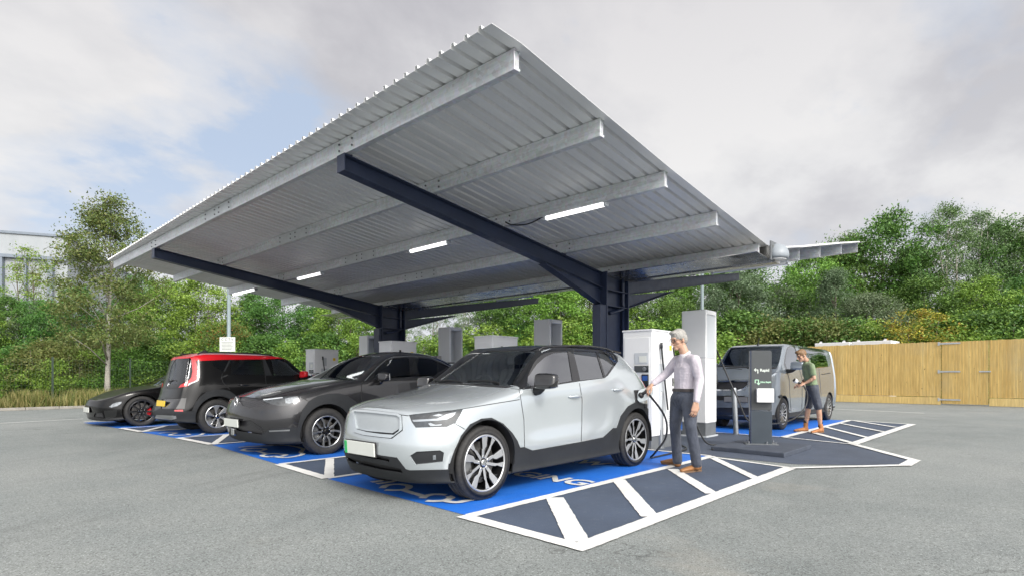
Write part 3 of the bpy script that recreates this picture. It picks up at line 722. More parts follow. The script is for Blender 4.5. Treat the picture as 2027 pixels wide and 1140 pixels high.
def board(b, s, w, z0, z1, off, th=.02):
    b.prism([fp(s,off,z0), fp(s+w,off-.020,z0), fp(s+w,off-.020-.008,z0), fp(s,off-th-.004,z0)], (0,0,0), (0,0,z1-z0))
root = thing('timber_fence', 'tall close boarded yellow timber fence along the right side behind the van', 'fence', tuple(A))
def floc(b): b.v = [(x-A.x,y-A.y,z-A.z) for x,y,z in b.v]; return b
for nm, sa, sb in (('board_panel', 0.0, sg0-.02), ('board_panel', sg1+.02, Lf)):
    b = MB(); s = sa
    while s < sb-.05:
        w = min(.125+rf.uniform(-.012,.012), sb-s)
        board(b, s, w, .33+rf.uniform(-.004,.004), FH+rf.uniform(-.012,.012), .028+rf.uniform(-.003,.003)); s += w*.86
    link(nm, floc(b), M['wood'], root)
    b = MB(); s = sa
    while s < sb-.05:
        w = min(3.0, sb-s); b.prism([fp(s+.006,.05,.0),fp(s+w-.006,.05,.0),fp(s+w-.006,.02,.0),fp(s+.006,.02,.0)], (0,0,.01), (0,0,.315+rf.uniform(-.004,.004))); s += w
    link('gravel_board', floc(b), M['wood'], root, bevel=.004)
    s = sa+.05
    while s < sb:
        b = MB(); b.prism([fp(s,-.01,0),fp(s+.1,-.01,0),fp(s+.1,-.11,0),fp(s,-.11,0)], (0,0,0), (0,0,FH-.05)); link('post', floc(b), M['wood'], root); s += 3.0
    b = MB(); b.prism([fp(sa,.0,0),fp(sb,.0,0),fp(sb,-.05,0),fp(sa,-.05,0)], (0,0,.6), (0,0,.68)); link('rail', floc(b), M['wood'], root); b = MB(); b.prism([fp(sa,.0,0),fp(sb,.0,0),fp(sb,-.05,0),fp(sa,-.05,0)], (0,0,2.2), (0,0,2.28))
    link('rail', floc(b), M['wood'], root)
gt = thing('timber_gate', 'boarded timber gate with galvanised strap hinges set in the yellow fence', 'gate', tuple(fp(sg0,0,0)))
def gl(b): o = fp(sg0,0,0); b.v = [(x-o.x,y-o.y,z-o.z) for x,y,z in b.v]; return b
b = MB(); s = sg0
while s < sg1-.04:
    w = min(.13+rf.uniform(-.01,.012), sg1-s); board(b, s, w, .05+rf.uniform(-.004,.004), FH-.01+rf.uniform(-.006,.006), .034); s += w*.87
link('gate_boards', gl(b), M['wood'], gt)
for z in (.22, 1.36, 2.50):
    b = MB(); b.prism([fp(sg1+.10,.046,z-.03),fp(sg1-.62,.046,z-.03),fp(sg1-.62,.046,z+.03),fp(sg1+.10,.046,z+.03)], (0,0,0), tuple(fn*.008))
    b.prism([fp(sg1+.12,.046,z-.07),fp(sg1+.06,.046,z-.07),fp(sg1+.06,.046,z+.07),fp(sg1+.12,.046,z+.07)], (0,0,0), tuple(fn*.014))
    link('strap_hinge', gl(b), M['galv_light'], gt)
b = MB(); b.prism([fp(sg0+.28,.046,1.33),fp(sg0-.08,.046,1.33),fp(sg0-.08,.046,1.38),fp(sg0+.28,.046,1.38)], (0,0,0), tuple(fn*.02)); link('gate_bolt', gl(b), M['galv_light'], gt)
# white unit roofs showing above the fence
for sa, sb, lb in ((s_at(1690,-1.2),s_at(1622,-1.2),'white flat topped equipment housing showing above the fence beside the van'), (s_at(1772,-1.2),s_at(1695,-1.2),'white flat topped equipment housing above the fence, right of another like it')):
    u = thing('equipment_housing', lb, 'cabinet', tuple(fp((sa+sb)/2,-1.2,0)), 0, 'white equipment housings behind the fence')
    o = fp((sa+sb)/2,-1.2,0)
    def ul(b): b.v = [(x-o.x,y-o.y,z-o.z) for x,y,z in b.v]; return b
    b = MB(); b.prism([fp(sa+.1,-.7,0),fp(sb-.1,-.7,0),fp(sb-.1,-1.8,0),fp(sa+.1,-1.8,0)], (0,0,0), (0,0,2.58)); link('housing', ul(b), M['white_cab'], u, bevel=.01)
    b = MB(); b.prism([fp(sa,-.6,0),fp(sb,-.6,0),fp(sb,-1.9,0),fp(sa,-1.9,0)], (0,0,2.584), (0,0,2.76)); link('lid', ul(b), M['white_cab'], u, bevel=.02)
    for s in (sa+.25, sb-.25):
        b = MB(); b.prism([fp(s-.07,-.66,2.762),fp(s+.07,-.66,2.762),fp(s+.04,-.66,2.84),fp(s-.04,-.66,2.84)], (0,0,0), tuple(-fn*.02))
        link('lifting_lug', ul(b), M['white_cab'], u)
# green shed roof glimpsed left of the near column
q = atX(1150, 680, 26.0)
u = thing('green_shed', 'small shed with pale green sloping roof glimpsed left of the near column', 'shed', (26.0, q.y, 0))
b = MB(); b.box(-1,1.2,-1.3,1.3,0,2.2); link('wall', b, M['cab_panel'], u)
b = MB(); b.prism([(-1.2,1.6,2.0),(-1.2,-1.5,2.72),(-1.2,-1.5,2.78),(-1.2,1.6,2.06)], (0,0,0), (2.6,0,0)); M['shed_green'] = simple('green_felt_roof', (.10,.30,.22), .7); link('roof', b, M['shed_green'], u)
# ================================================================ big shed on the left
hb = thing('warehouse', 'large pale grey clad warehouse with dark steel columns behind the trees on the left', 'building', tuple(atD(132,HY,72)*1)[:2]+(0,), R(-26))
def cladding():
    m, nt, bs, out = newmat('pale_cladding'); v = tex(nt)
    wv = N(nt, 'ShaderNodeTexWave'); wv.inputs['Scale'].default_value = .5; wv.bands_direction = 'X'; nt.links.new(v, wv.inputs['Vector'])
    n = noise_n(nt, tex(nt, scale=(1,1,.2)), .8, 5)
    c = ramp(nt, n, [(.3,(.28,.305,.325)),(.7,(.33,.35,.37))])
    c = mixc(nt, ramp(nt, wv.outputs['Fac'], [(.02,(.45,.45,.45)),(.10,(0,0,0))]), c, (.30,.33,.36))
    nt.links.new(c, bs.inputs['Base Color']); bs.inputs['Roughness'].default_value = .55; M['clad'] = m
    M['dark_steel'] = simple('grey_steelwork', (.17,.20,.24), .5, .2, .1, 2)
cladding()
b = MB(); b.box(-45,0,.3,30,0,16.0); b.box(-45.1,.1,0,30.1,16.0,18.7); link('wall', b, M['clad'], hb)
b = MB(); b.box(-45.3,.3,-.2,30.3,18.7,19.0); link('roof_edge', b, M['dark_steel'], hb)
b = MB(); b.box(-45,.1,-.25,-.001,15.75,16.15); link('eaves_beam', b, M['dark_steel'], hb)
for k in range(14):
    x = -1.6-k*2.5; b = MB(); w = .26 if k % 2 == 0 else .10
    b.box(x-w,x+w,-.45,.295,0,15.69); link('steel_column', b, M['dark_steel'], hb)
# lamp posts
def lamp_post(p, h, r, label, sign=False):
    t = thing('lamp_post', label, 'post', (p.x,p.y,0), 0, 'slim steel lighting posts')
    b = MB(); b.tube([(0,0,0),(0,0,1.2),(0,0,1.25),(0,0,h)], [r*1.35,r*1.35,r,r*.85], 14); link('pole', b, M['post_grey'], t, smooth=True)
    b = MB(); b.box(-.5,.08,-.09,.09,h,h+.08); link('lantern', b, M['cab_plinth'], t, bevel=.01)
    return t
M['post_grey'] = simple('grey_green_painted_post', (.20,.25,.26), .5, .2, .1, 3)
pl = atD(453, 640, 21.5); lamp_post(pl, 5.4, .075, 'slim grey post behind the red roofed car')
pr = atD(1390, 600, 19.5); lamp_post(pr, 5.2, .06, 'slim grey post rising behind the tall white dispenser on the right')
ns = thing('notice', 'white notice headed CCTV on the post behind the red roofed car', 'sign', (0,0,0))
a0 = atD(450, 681, 21.3); ns.location = a0; ns.rotation_euler = (0,0,TH-R(90))
b = MB(); b.box(-.29,.29,0,.02,-.27,.27); link('board', b, M['plate_white'], ns, bevel=.004)
o = link('lettering', text_mesh('C C T V', .13, 'CENTER', .001), M['ink'], ns); o.location = (0,-.004,.14); o.rotation_euler = (R(90),0,0)
b = MB()
for k in range(6): b.box(-.22+.02*(k%2),.22-.03*(k%3),-.004,-.001,.07-k*.052,.085-k*.052)
link('small_print', b, M['cab_plinth'], ns)
# ================================================================ trees, bushes, grass
def leafmat(name, cols, transl=.15, sat=1.):
    m, nt, bs, out = newmat(name)
    gi = N(nt, 'ShaderNodeNewGeometry'); oi = N(nt, 'ShaderNodeObjectInfo')
    c = ramp(nt, gi.outputs['Random Per Island'], [(i/(len(cols)-1), k) for i, k in enumerate(cols)])
    cl_ = noise_n(nt, tex(nt), .55, 3)
    hs = N(nt, 'ShaderNodeHueSaturation'); nt.links.new(c, hs.inputs['Color'])
    mr = N(nt, 'ShaderNodeMapRange'); mr.inputs[3].default_value = .49; mr.inputs[4].default_value = .525; nt.links.new(oi.outputs['Random'], mr.inputs[0]); nt.links.new(mr.outputs[0], hs.inputs['Hue'])
    mv = N(nt, 'ShaderNodeMapRange'); mv.inputs[1].default_value = .3; mv.inputs[2].default_value = .7; mv.inputs[3].default_value = .8; mv.inputs[4].default_value = 1.25; nt.links.new(cl_, mv.inputs[0]); nt.links.new(mv.outputs[0], hs.inputs['Value'])
    nt.links.new(hs.outputs[0], bs.inputs['Base Color']); bs.inputs['Roughness'].default_value = .5; bs.inputs['Specular IOR Level'].default_value = .35
    tr = N(nt, 'ShaderNodeBsdfTranslucent'); br = mixc(nt, .5, hs.outputs[0], (.07,.11,.01), 'ADD'); nt.links.new(br, tr.inputs[0])
    mx = N(nt, 'ShaderNodeMixShader'); mx.inputs[0].default_value = transl
    nt.links.new(bs.outputs[0], mx.inputs[1]); nt.links.new(tr.outputs[0], mx.inputs[2]); nt.links.new(mx.outputs[0], out.inputs[0])
    M[name] = m; return m
leafmat('leaf_green', [(0.044,0.106,0.020),(0.070,0.147,0.030),(0.108,0.204,0.041),(0.152,0.268,0.050)])
leafmat('leaf_lime', [(0.082,0.160,0.022),(0.130,0.232,0.031),(0.194,0.309,0.043),(0.259,0.394,0.073)])
leafmat('leaf_olive', [(0.097,0.139,0.036),(0.130,0.166,0.044),(0.162,0.183,0.053),(0.151,0.144,0.044),(0.114,0.160,0.040)])
leafmat('leaf_blue', [(0.081,0.124,0.060),(0.109,0.159,0.082),(0.144,0.195,0.106),(0.184,0.236,0.138)])
leafmat('leaf_birch', [(0.066,0.119,0.043),(0.108,0.183,0.066),(0.152,0.240,0.088),(0.205,0.296,0.130)])
leafmat('leaf_amber', [(0.324,0.268,0.030),(0.411,0.366,0.043),(0.172,0.240,0.043),(0.324,0.169,0.030),(0.118,0.197,0.030)])
leafmat('leaf_rowan', [(0.054,0.119,0.026),(0.086,0.169,0.037),(0.118,0.212,0.043),(0.108,0.197,0.043),(0.454,0.140,0.043)])
M['bark'] = simple('grey_brown_bark', (.15,.125,.10), .85, 0, .3, 9, bmp=.6, bscale=40)
M['bark_pale'] = simple('pale_bark', (.36,.34,.30), .8, 0, .35, 6, bmp=.5, bscale=30)
def crown_mesh(name, seed, rad, z0, z1, shape, nclump, nleaf, ls, spread, mats, blob=1.):
    rn = random.Random(seed); V = []; Fc = []; cl_ = []
    H = z1-z0
    lob = [(rn.uniform(0,2*pi), rn.uniform(.15,.85), rn.uniform(.25,.5)) for _ in range(7)]
    tries = 0
    while len(cl_) < nclump and tries < nclump*20:
        tries += 1
        h = rn.random(); a = rn.uniform(0,2*pi)
        w = shape(h)
        k = 1+.28*noise.noise(Vector((cos(a)*1.7+seed, sin(a)*1.7, h*3.1)))*2
        r = w*rad*k*math.sqrt(rn.uniform(.12,1.0))
        p = Vector((cos(a)*r, sin(a)*r, z0+h*H*(1+.10*noise.noise(Vector((cos(a)*2, sin(a)*2, seed))))))
        if noise.noise(p*.55+Vector((seed*3.1,0,0))) < -.33*blob: continue
        cl_.append(p)
    for c in cl_:
        s = spread*.80*rn.uniform(.6,1.25)
        for _ in range(int(nleaf*rn.uniform(.6,1.4))):
            o = Vector((rn.gauss(0,s), rn.gauss(0,s), rn.gauss(0,s*.62)))
            p = c+o
            nrm = Vector((rn.gauss(0,.7)+o.x*.8, rn.gauss(0,.7)+o.y*.8, rn.gauss(.55,.6))).normalized()
            t = nrm.orthogonal().normalized(); t.rotate(Matrix.Rotation(rn.uniform(0,2*pi), 3, nrm)); b = nrm.cross(t)
            L = ls*rn.uniform(.6,1.4); Wd = L*rn.uniform(.42,.62); n = len(V)
            V += [tuple(p-t*L*.5), tuple(p+b*Wd*.5-t*L*.05), tuple(p+t*L*.5-nrm*L*.12), tuple(p-b*Wd*.5-t*L*.05)]
            Fc.append((n,n+1,n+2,n+3))
    me = rawmesh(name, V, Fc); return me, cl_
def trunk_mesh(seed, h, r, cl_, z0, lean=.02, nlimb=26, multi=1):
    rn = random.Random(seed+5); b = MB()
    stems = []
    for q in range(multi):
        off = Vector((rn.uniform(-.25,.25), rn.uniform(-.25,.25), 0)) if multi > 1 else Vector((0,0,0))
        top = h*rn.uniform(.78,.92); path = []
        for i in range(7):
            k = i/6; path.append(off*(1+1.6*k)+Vector((rn.uniform(-.05,.05)*h*.22*k+lean*h*k, rn.uniform(-.05,.05)*h*.22*k, top*k)))
        path[0] = off.copy()
        b.tube(path, [r*(1.25 if i == 0 else 1)*(1-.88*i/6) for i in range(7)], 8); stems.append(path)
    for c in rn.sample(cl_, min(nlimb, len(cl_))):
        st = rn.choice(stems); kz = max(.18, min(.92, (c.z-rn.uniform(.3,.9))/h)); f = kz*6; i = min(5, int(f)); p0 = st[i].lerp(st[i+1], f-i)
        m1 = p0.lerp(c, .5)+Vector((rn.uniform(-.12,.12), rn.uniform(-.12,.12), rn.uniform(-.05,.2)))
        b.tube([p0, m1, c], [r*.28*(1-kz*.5), r*.17*(1-kz*.4), .008], 5)
    return b.mesh('trunk')
SH = {'round': lambda h: math.sqrt(max(.02, 1-(2*h-.95)**2*.92)), 'tall': lambda h: math.sqrt(max(.02, 1-(1.75*h-.62)**2*.75))*(1-.32*h), 'cone': lambda h: max(.10, 1.0-.92*h)*(1-.25*(h < .1)), 'bush': lambda h: math.sqrt(max(.03, 1-h*h*.96))}
PROTO = {}
def proto(key, mat, bark, seed, rad, z0, z1, shape, ncl, nlf, ls, spread, r, multi=1, blob=1., nlimb=26, lean=.02):
    me, cl_ = crown_mesh('crown', seed, rad, z0, z1, SH[shape], ncl, nlf, ls, spread, None, blob)
    me.materials.append(M[mat]); tm = trunk_mesh(seed, z1, r, cl_, z0, lean, nlimb, multi); tm.materials.append(M[bark]); tm.shade_smooth()
    PROTO[key] = (me, tm, z1)
proto('oak', 'leaf_green', 'bark', 1, 2.7, 1.1, 7.0, 'round', 275, 122, 0.112, 0.323, .14)
proto('oak2', 'leaf_lime', 'bark', 2, 2.6, .9, 7.0, 'round', 260, 122, 0.112, 0.323, .13, 2)
proto('ash', 'leaf_green', 'bark', 3, 2.5, .8, 8.0, 'tall', 300, 115, 0.106, 0.314, .13, 2, 1.2)
proto('birch', 'leaf_birch', 'bark_pale', 4, 2.5, 1.4, 9.0, 'tall', 243, 108, 0.083, 0.285, .10, 3, 1.5, 40)
proto('willow', 'leaf_blue', 'bark', 5, 2.5, .7, 6.5, 'round', 275, 126, 0.099, 0.314, .12, 2)
proto('autumn', 'leaf_olive', 'bark_pale', 6, 2.1, 2.3, 8.0, 'tall', 225, 115, .095, .30, .11, 1, 1.0, 30, .035)
proto('sparse', 'leaf_lime', 'bark', 7, 2.0, 2.2, 8.6, 'tall', 57, 105, 0.099, 0.285, .09, 2, 1.6, 30)
proto('bush', 'leaf_lime', 'bark', 8, 2.0, .05, 3.2, 'bush', 153, 122, 0.106, 0.304, .06, 4, .8, 18)
proto('bush2', 'leaf_green', 'bark', 9, 2.1, .05, 3.4, 'bush', 162, 122, 0.106, 0.314, .06, 4, .8, 18)
proto('bush3', 'leaf_olive', 'bark', 10, 1.9, .05, 3.0, 'bush', 137, 122, 0.092, 0.304, .06, 4, 1.0, 18)
proto('amber', 'leaf_amber', 'bark', 12, 1.6, .3, 4.6, 'round', 113, 108, 0.099, 0.285, .06, 3, 1.2, 20)
proto('rowan', 'leaf_rowan', 'bark', 13, 2.3, .6, 5.6, 'round', 195, 122, 0.099, 0.304, .09, 3, 1.0)
proto('pine', 'leaf_blue', 'bark', 14, 2.2, .8, 8.0, 'cone', 260, 133, 0.086, 0.266, .12, 1, .9, 30)
LAB = {'oak': 'dense green broadleaf tree', 'oak2': 'yellow green bushy tree', 'ash': 'tall green broadleaf tree', 'birch': 'airy pale birch', 'willow': 'grey green rounded tree',
       'autumn': 'olive and rust leaved tree with pale trunk', 'sparse': 'thin straggly green tree', 'bush': 'bright green leafy bush', 'bush2': 'dark green leafy bush', 'bush3': 'olive brown leafy bush',
       'amber': 'amber and orange tinted shrub', 'rowan': 'green rowan with orange berries', 'pine': 'blue green conical tree'}
rt = random.Random(21)
def plant(key, px, d, h, sx=1., where=''):
    me, tm, hh = PROTO[key]; p = atD(px, HY, d)
    bush = key in ('bush','bush2','bush3','amber')
    t = thing('bush' if bush else 'tree', f'{LAB[key]} {where}', 'bush' if bush else 'tree', (p.x,p.y,0), rt.uniform(0,6.28), 'bushes and shrubs round the car park' if bush else 'trees round the car park')

    s = h/hh; t.scale = (s*sx, s*sx, s)
    for nm, m in (('crown', me), ('trunk', tm)):
        o = bpy.data.objects.new(nm, m); COL.objects.link(o); o.parent = t
    return t
def H_(top, d): return CH+(HY-top)/F*d
T = [('autumn',212,23.5,398,1.0,'on the verge left of the black car'),
 ('sparse',62,33,486,1.0,'in front of the pale warehouse at the far left'),
 ('sparse',-30,35,540,1.2,'in front of the pale warehouse, cut by the left edge'),
 ('oak2',-40,31,610,1.1,'at the far left edge below the warehouse'), ('ash',20,32,590,1.0,'below the warehouse, beside the left edge'), ('willow',85,33,600,1.0,'below the warehouse columns on the left'),
 ('oak',140,32,575,1.0,'just left of the olive tree with the pale trunk'), ('ash',275,34,548,1.0,'just right of the olive tree with the pale trunk'), ('oak2',335,32,566,1.0,'below the far left tip of the canopy'),
 ('oak2',395,31,560,1.05,'under the canopy edge left of the slim post'), ('rowan',452,30,640,1.0,'behind the slim post and its white notice'), ('ash',500,33,580,1.05,'right of the slim post, under the canopy end'),
 ('oak',562,32,582,1.05,'left of the far navy column above the red roofed car'), ('ash',625,33,590,1.0,'above the cabinet by the red roofed car'), ('oak2',680,32,586,.95,'directly left of the far navy column'),
 ('oak',728,36,600,1.0,'behind the far navy column'), ('birch',800,36,575,.95,'just right of the far navy column'), ('birch',868,38,560,.9,'behind the dispenser with the open window head'),
 ('birch',925,36,575,.85,'between the dispenser with the open head and the next cabinet'), ('ash',985,37,545,1.0,'above the pale silver car windscreen'), ('oak',1040,36,555,1.0,'left of the dispenser with the pale panelled head'),
 ('oak2',1105,33,560,1.1,'right of the dispenser with the pale panelled head'), ('oak2',1160,34,545,1.1,'directly left of the near navy column'),
 ('ash',1225,36,545,1.0,'directly behind the near navy column'), ('oak',1285,34,560,1.0,'behind the grey haired man'), ('ash',1340,37,545,1.0,'left of the slim post behind the tall dispenser'),
 ('oak2',1405,37,528,.9,'right of the slim post behind the tall dispenser'), ('willow',1455,34,545,1.0,'behind the left half of the van roof'), ('oak',1500,37,520,.95,'above the van windscreen'),
 ('willow',1552,36,575,.85,'above the right half of the van'), ('oak2',1610,37,505,.8,'just right of the tip of the right canopy wing, lower crown'), ('pine',1650,33,520,1.1,'above the white housings behind the fence'),
 ('ash',1682,38,470,.9,'behind the tip of the right canopy wing'), ('oak',1745,38,438,.95,'tall and full, above the middle of the fence'), ('ash',1800,37,500,.8,'in the dip between the two tallest crowns on the right'),
 ('birch',1872,36,412,.95,'tallest on the right, above the gate'), ('birch',1940,37,425,.95,'on the right, right of the tallest one'), ('ash',1985,37,445,.9,'near the right edge'), ('birch',2050,36,430,1.0,'cut by the right edge of the picture'),
 ('oak',1835,34,560,1.1,'lower, in front of the tallest birch'), ('willow',1720,33,585,1.1,'lower, behind the right end of the white housings'), ('oak2',1950,32,560,1.1,'lower, behind the fence right of the gate'), ('oak',2040,32,555,1.1,'lower, behind the fence at the right edge'),
 ('ash',1590,40,560,.8,'in the gap left of the canopy wing tip')]
for k, px, d, top, sx, wh in T: plant(k, px, d, H_(top, d), sx, wh)
Bs = [('bush2',-55,28.5,690,1.2),('bush',-5,28,700,1.2),('bush2',45,29,690,1.2),('bush3',95,29,680,1.2),('bush',150,28.5,690,1.1),('bush3',200,29.5,680,1.1),('bush',262,28.5,690,1.2),('bush2',310,29,670,1.2),('bush',365,29,680,1.2),
 ('bush2',420,29,690,1.2),('bush',480,29.5,680,1.2),('bush2',535,30,670,1.2),('bush',590,30,680,1.2),('bush2',650,31,665,1.2),('bush',705,31,670,1.2),('bush2',765,32,665,1.2),('bush',830,33,670,1.2),('bush2',900,33,665,1.2),('bush',970,33,650,1.2),('bush2',1045,33,650,1.2),('bush',1110,32,640,1.2),
 ('bush2',1180,33,640,1.2),('bush',1250,32,640,1.2),('bush2',1320,33,640,1.2),('bush',1390,32,630,1.2),('bush2',1450,33,625,1.2),('bush3',1510,32,640,1.2),('bush2',1575,31,640,1.2),('bush3',1625,30,640,1.1),('bush2',1690,29.5,640,1.1),('bush',1745,29,640,1.1),('amber',1812,27,610,1.15),('amber',1850,28.5,628,1.0),('bush',1895,27.5,630,1.2),('bush2',1950,27,625,1.2),('bush',2010,26,620,1.2),('bush2',2060,26,620,1.2)]
nm = ['first','second','third','fourth','fifth','sixth','seventh','eighth','ninth','tenth','eleventh','twelfth','thirteenth','fourteenth','fifteenth','sixteenth','seventeenth','eighteenth','nineteenth','twentieth']
cnt = {}
for k, px, d, top, sx in Bs:
    cnt[k] = cnt.get(k, 0)+1
    side = 'of its colour from the left in the undergrowth'
    plant(k, px, d, H_(top, d), sx, f'{nm[cnt[k]-1]} {side}' if k != 'amber' else ('behind the fence left of the gate hinges' if cnt[k] == 1 else 'behind the fence above the gate hinges'))
# verge with kerb and rough grass
def soil():
    m, nt, bs, out = newmat('rough_turf'); v = tex(nt); n = noise_n(nt, v, 1.2, 7, .65)
    nt.links.new(ramp(nt, n, [(.3,(.055,.06,.02)),(.5,(.12,.11,.045)),(.7,(.17,.145,.07))]), bs.inputs['Base Color']); bs.inputs['Roughness'].default_value = .9; bump(nt, bs, noise_n(nt, v, 14, 6), .8, .05); M['turf'] = m
soil()
poly_sheet('verge', [(-60,25.6),(27,25.6),(27,70),(-60,70)], .03, M['turf'])
poly_sheet('verge', [(30.9,-30),(90,-30),(90,70),(27.001,70),(27.001,25.6),(31.5,25.6)], .026, M['turf'])
M['kerb'] = simple('concrete_kerb', (.26,.245,.22), .8, 0, .2, 4, bmp=.3, bscale=60)
b = MB(); x = -40.
while x < 27: b.box(x, x+.905, 25.46, 25.585, 0, .10+.004*sin(x*3)); x += .915
tag(link('kerb', b, M['kerb'], bevel=.015), kind='structure')
leafmat('grass_blade', [(.09,.11,.025),(.16,.16,.05),(.26,.22,.09),(.34,.28,.13),(.14,.17,.04)], .3)
rg = random.Random(3); V = []; Fg = []
for i in range(32000):
    x = rg.uniform(-7,17); y = 25.62+abs(rg.gauss(0,1.5)); h = rg.uniform(.18,.62)*(1.25 if noise.noise(Vector((x*.7,y*.7,2))) > 0 else .75)
    if y > 30.5: continue
    a = rg.uniform(0,2*pi); w = rg.uniform(.010,.024); ux, uy = cos(a)*w, sin(a)*w; lx, ly = rg.gauss(0,.11), rg.gauss(0,.11); n = len(V)
    V += [(x-ux,y-uy,.02),(x+ux,y+uy,.02),(x+lx*.4+ux*.6,y+ly*.4+uy*.6,h*.6),(x+lx,y+ly,h),(x+lx*.4-ux*.6,y+ly*.4-uy*.6,h*.6)]
    Fg.append((n,n+1,n+2,n+3,n+4))
o = link('grass', rawmesh('grass', V, Fg), M['grass_blade']); tag(o, 'long dry straw coloured grass on the verge behind the kerb', 'grass', kind='stuff')
# weld mesh fence on the verge
M['mesh_green'] = simple('dark_green_wire', (.03,.05,.035), .5, .2, .1, 5)
mf = thing('mesh_fence', 'see-through dark green wire mesh fence standing in the grass at the left', 'fence', (-6, 27.3, 0))
b = MB()
for k in range(230): b.box(k*.1-.0022,k*.1+.0022,-.0022,.0022,.05,1.8)
for k in range(10): b.box(0,23,.0023,.0065,.08+k*.19,.0844+k*.19)
link('wire_panel', b, M['mesh_green'], mf)
for k in range(10):
    b = MB(); b.box(k*2.5-.03,k*2.5+.03,.007,.067,0,1.9); link('post', b, M['mesh_green'], mf)

# ================================================================ vehicle toolkit
def pl(tbl, x, k):
    if x <= tbl[0][0]: return tbl[0][k]
    for a, b in zip(tbl, tbl[1:]):
        if x <= b[0]: return a[k]+(b[k]-a[k])*(x-a[0])/(b[0]-a[0])
    return tbl[-1][k]
def zpart(tbl): return [(t[0], t[-1]) for t in tbl]
def loft(X, ROWS, fdx, rdx, fb, rb, crease, matfn, level=3, nw=(1,.72,.33), rw=(1,.72,.33)):
    """half-section rows lofted along X, mirrored, capped front and rear; subdivided so the limit surface passes through the rows"""
    nr = len(ROWS); ns = len(X); co = []; idx = {}
    def add(p): co.append(Vector(p)); return len(co)-1
    for i, x in enumerate(X):
        for r in range(nr):
            T = ROWS[r]; y = pl(T['y'], x, 1); z = pl(T['z'], x, 1)
            dx = (fdx[r]*nw[i] if i < len(nw) else 0)+(rdx[r]*rw[ns-1-i] if ns-1-i < len(rw) else 0)
            if 'dx' in T: dx += pl(T['dx'], x, 1)
            if r in (0, nr-1): idx[i,r,1] = idx[i,r,-1] = add((x+dx, 0, z))
            else:
                idx[i,r,1] = add((x+dx, y, z)); idx[i,r,-1] = add((x+dx, -y, z))
    fc = {}
    for e, i, b in ((0,0,fb),(1,ns-1,rb)):
        for r in range(1, nr-1):
            p = co[idx[i,r,1]]; bb = b[r] if isinstance(b, (list,tuple)) else b
            fc[e,r] = add((p.x+bb, 0, p.z+.004))
    faces = []; mi = []; 
    for i in range(ns-1):
        for r in range(nr-1):
            for s in (1,-1):
                q = [idx[i,r,s], idx[i+1,r,s], idx[i+1,r+1,s], idx[i,r+1,s]]
                if s == -1: q = q[::-1]
                faces.append(q); mi.append(matfn(i, r, X[i]))
    for e, i in ((0,0),(1,ns-1)):
        for r in range(nr-1):
            for s in (1,-1):
                c0 = idx[i,0,1] if r == 0 else fc[e,r]; c1 = idx[i,nr-1,1] if r == nr-2 else fc[e,r+1]
                q = [idx[i,r,s], idx[i,r+1,s], c1, c0]
                q = [k for j, k in enumerate(q) if k not in q[:j]]
                if (s == 1) == (e == 1): q = q[::-1]
                faces.append(q); mi.append(matfn(-1 if e == 0 else ns, r, X[i]))
    me = rawmesh('body', co, faces, mi)
    bm = bmesh.new(); bm.from_mesh(me); bmesh.ops.recalc_face_normals(bm, faces=bm.faces)
    cr = bm.edges.layers.float.get('crease_edge') or bm.edges.layers.float.new('crease_edge')
    bm.verts.ensure_lookup_table()
    inv = {}
    for k, v in idx.items(): inv.setdefault(v, []).append(k)
    for ed in bm.edges:
        a, b = ed.verts[0].index, ed.verts[1].index
        if a in inv and b in inv:
            best = 0
            for (i,r,s) in inv[a]:
                for (i2,r2,s2) in inv[b]:
                    if s == s2 or r in (0,nr-1) or r2 in (0,nr-1): best = max(best, crease(i,r,i2,r2,X[i]) or 0)
            ed[cr] = best
    bm.to_mesh(me); bm.free()
    o = bpy.data.objects.new('tmp', me); COL.objects.link(o)
    md = o.modifiers.new('s', 'SUBSURF'); md.levels = 2; md.render_levels = 2
    target = [v.copy() for v in co]
    for it in range(4):
        dg = bpy.context.evaluated_depsgraph_get(); ev = o.evaluated_get(dg); em = ev.to_mesh()
        for k in range(len(co)):
            d = target[k]-em.vertices[k].co
            me.vertices[k].co += d*.9
        ev.to_mesh_clear(); me.update()
    md.levels = level; md.render_levels = level
    dg = bpy.context.evaluated_depsgraph_get()
    out = bpy.data.meshes.new_from_object(o.evaluated_get(dg)); bpy.data.objects.remove(o)
    bm = bmesh.new(); bm.from_mesh(out)
    for f in bm.faces: f.smooth = True
    bm.normal_update(); return bm
